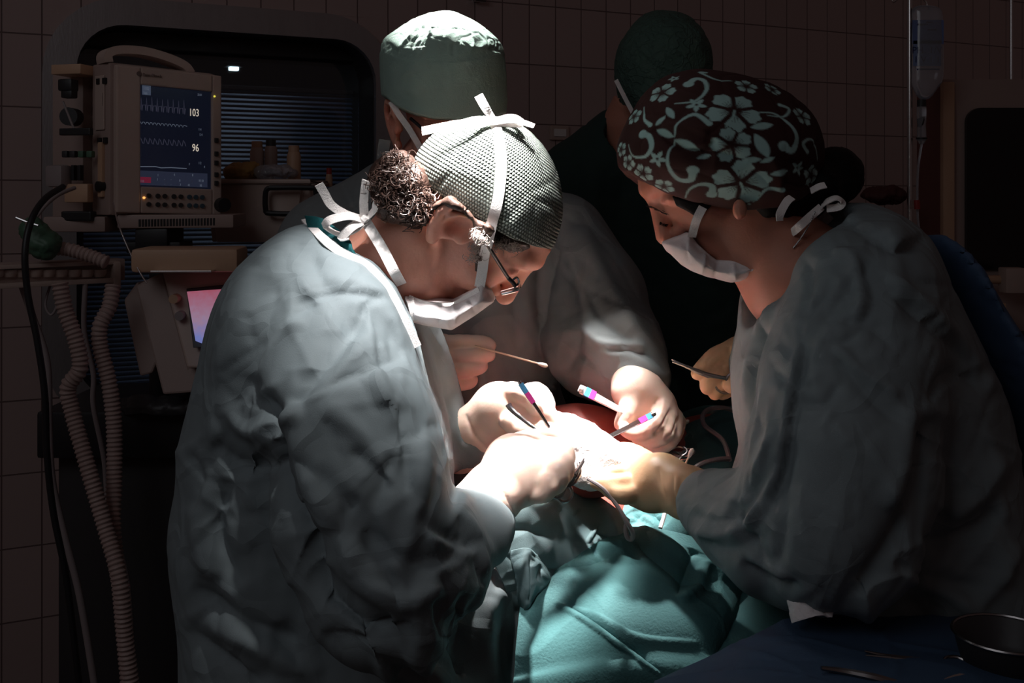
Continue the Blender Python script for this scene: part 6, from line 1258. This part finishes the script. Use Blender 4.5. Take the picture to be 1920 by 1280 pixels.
instr('suction_tube', [(1285, 895, 1.47), (1310, 872, 1.48), (1340, 862, 1.50), (1366, 860, 1.52)], .0036, M['grey_p'], 'pinkish grey tube arching over the drape beside the standing swab', 'tube', sm=5)
instr('suction_tube', [(1368, 862, 1.53), (1355, 825, 1.58), (1322, 798, 1.64), (1318, 778, 1.68), (1332, 766, 1.72), (1365, 766, 1.74), (1400, 785, 1.75)], .0036, M['grey_p'], 'pinkish grey tube curling back across the far drape', 'tube', sm=5)
instr('white_cable', [(1384, 765, 1.50), (1386, 790, 1.49), (1394, 830, 1.48), (1402, 875, 1.46), (1410, 900, 1.45)], .0036, M['grey_p'], 'pale cable running down beside the front edge of the flowered cap wearer gown', 'cable', sm=5)
instr('white_cable', [(1247, 960, 1.40), (1243, 975, 1.39), (1238, 990, 1.38)], .0028, M['white_p'], 'short white cable on the teal drape under the tan glove', 'cable', sm=5)
# ---------------------------------------------------------------- instrument table in the near right corner
it = empty('instrument_table', (.42, 1.0, 0), 'instrument table covered in dark blue cloth in the near right corner', 'table')
def zt_at(py, Y): return EYE-(py-HOR)/F*Y
zT = zt_at(1170, 1.12)
q = MB(); q.box((.56, .90, zT-.09), (.30, .16, .010), rot(-.1), .004); q.build('tabletop', M['steel_d'], it, True)
for ex, ey in ((-1, -1), (1, -1), (1, 1), (-1, 1)): q = MB(); q.tube([(.56+ex*.27, .90+ey*.13, 0), (.56+ex*.27, .90+ey*.13, zT-.10)], .012, 10); q.build('leg', M['steel_d'], it, True)
net = [[(1240, 1275, 1.06), (1400, 1205, 1.10), (1520, 1160, 1.13), (1700, 1155, 1.14), (1960, 1170, 1.14)], [(1215, 1300, 1.02), (1400, 1250, 1.03), (1560, 1220, 1.05), (1720, 1210, 1.06), (1980, 1225, 1.06)], [(1200, 1380, .96), (1400, 1330, .96), (1600, 1300, .97), (1780, 1290, .97), (2000, 1300, .97)], [(1180, 1600, .93), (1400, 1520, .86), (1640, 1480, .86), (1860, 1480, .86), (2080, 1480, .86)]]
V, Q = patch(net, 110); 
tag(sheet('blue_table_cover', net, 130, M['bluedrape'], None, .003, crumple=(.10, .008, 5), fl=[('r', [(1260, 1262), (1400, 1225), (1520, 1210)], 7, 4), ('c', [(1300, 1270), (1420, 1240), (1540, 1240)], 7, -4)]), 'dark blue cloth cover draped over the instrument table', 'cover')
scissors('open dark scissors lying on the blue cover in the near right corner', (1622, 1224, 1.035), (1725, 1240, 1.025), (1790, 1243, 1.02), (1768, 1254, 1.012), M['steel_d'], rad=.0105, Yn=(0, .45, -.9))
q = MB(); q.tube(PP([(1540, 1252, 1.0), (1580, 1258, 1.0), (1640, 1270, .99), (1690, 1285, .985)]), [.002, .0032, .004, .004], 8, sm=3); tag(q.build('scalpel_handle', M['steel_d'], None, True), 'shiny metal handle lying nearest on the blue cover', 'instrument')
q = MB(); q.tube(PP([(1770, 1276, .98), (1800, 1270, .985), (1840, 1275, .98)]), [.002, .004, .003], 8, sm=3); tag(q.build('needle_holder', M['steel'], None, True), 'bright metal instrument end at the bottom edge right of the scissors', 'instrument')
bw = empty('steel_bowl', tuple(P(1880, 1262, 1.02)), 'dark round bowl at the bottom right corner', 'bowl'); cb0 = P(1885, 1262, 1.02)
q = MB(); pr = [(.0, .0), (.028, .001), (.040, .012), (.046, .034), (.0475, .038), (.045, .036), (.038, .013), (.026, .004), (0, .003)]; n_ = 28
V = [cb0+np.array((r*math.cos(2*PI*k/n_), r*math.sin(2*PI*k/n_), z)) for r, z in pr for k in range(n_)]; q.add(V, [(i*n_+k, i*n_+(k+1) % n_, (i+1)*n_+(k+1) % n_, (i+1)*n_+k) for i in range(len(pr)-1) for k in range(n_)]); q.build('bowl_body', M['dark'], bw, True)
q = MB(); q.tube([cb0+np.array((.0475*math.cos(t), .0475*math.sin(t), .038)) for t in np.linspace(0, 2*PI, 33)], .0016, 6); q.build('bowl_rim', M['steel_d'], bw, True)
# crumpled pale paper tucked under the near sleeve of the woman
net = [[(1476, 1108, 1.10), (1495, 1112, 1.09), (1520, 1118, 1.085), (1560, 1140, 1.09)], [(1478, 1130, 1.095), (1500, 1138, 1.08), (1525, 1143, 1.075), (1560, 1152, 1.08)], [(1485, 1168, 1.09), (1505, 1162, 1.075), (1530, 1156, 1.07), (1560, 1158, 1.075)]]
tag(sheet('paper_tissue', net, 36, M['white'], None, .0015, crumple=(.015, .004, 7)), 'crumpled pale tissue under the near sleeve of the flowered cap wearer', 'tissue')
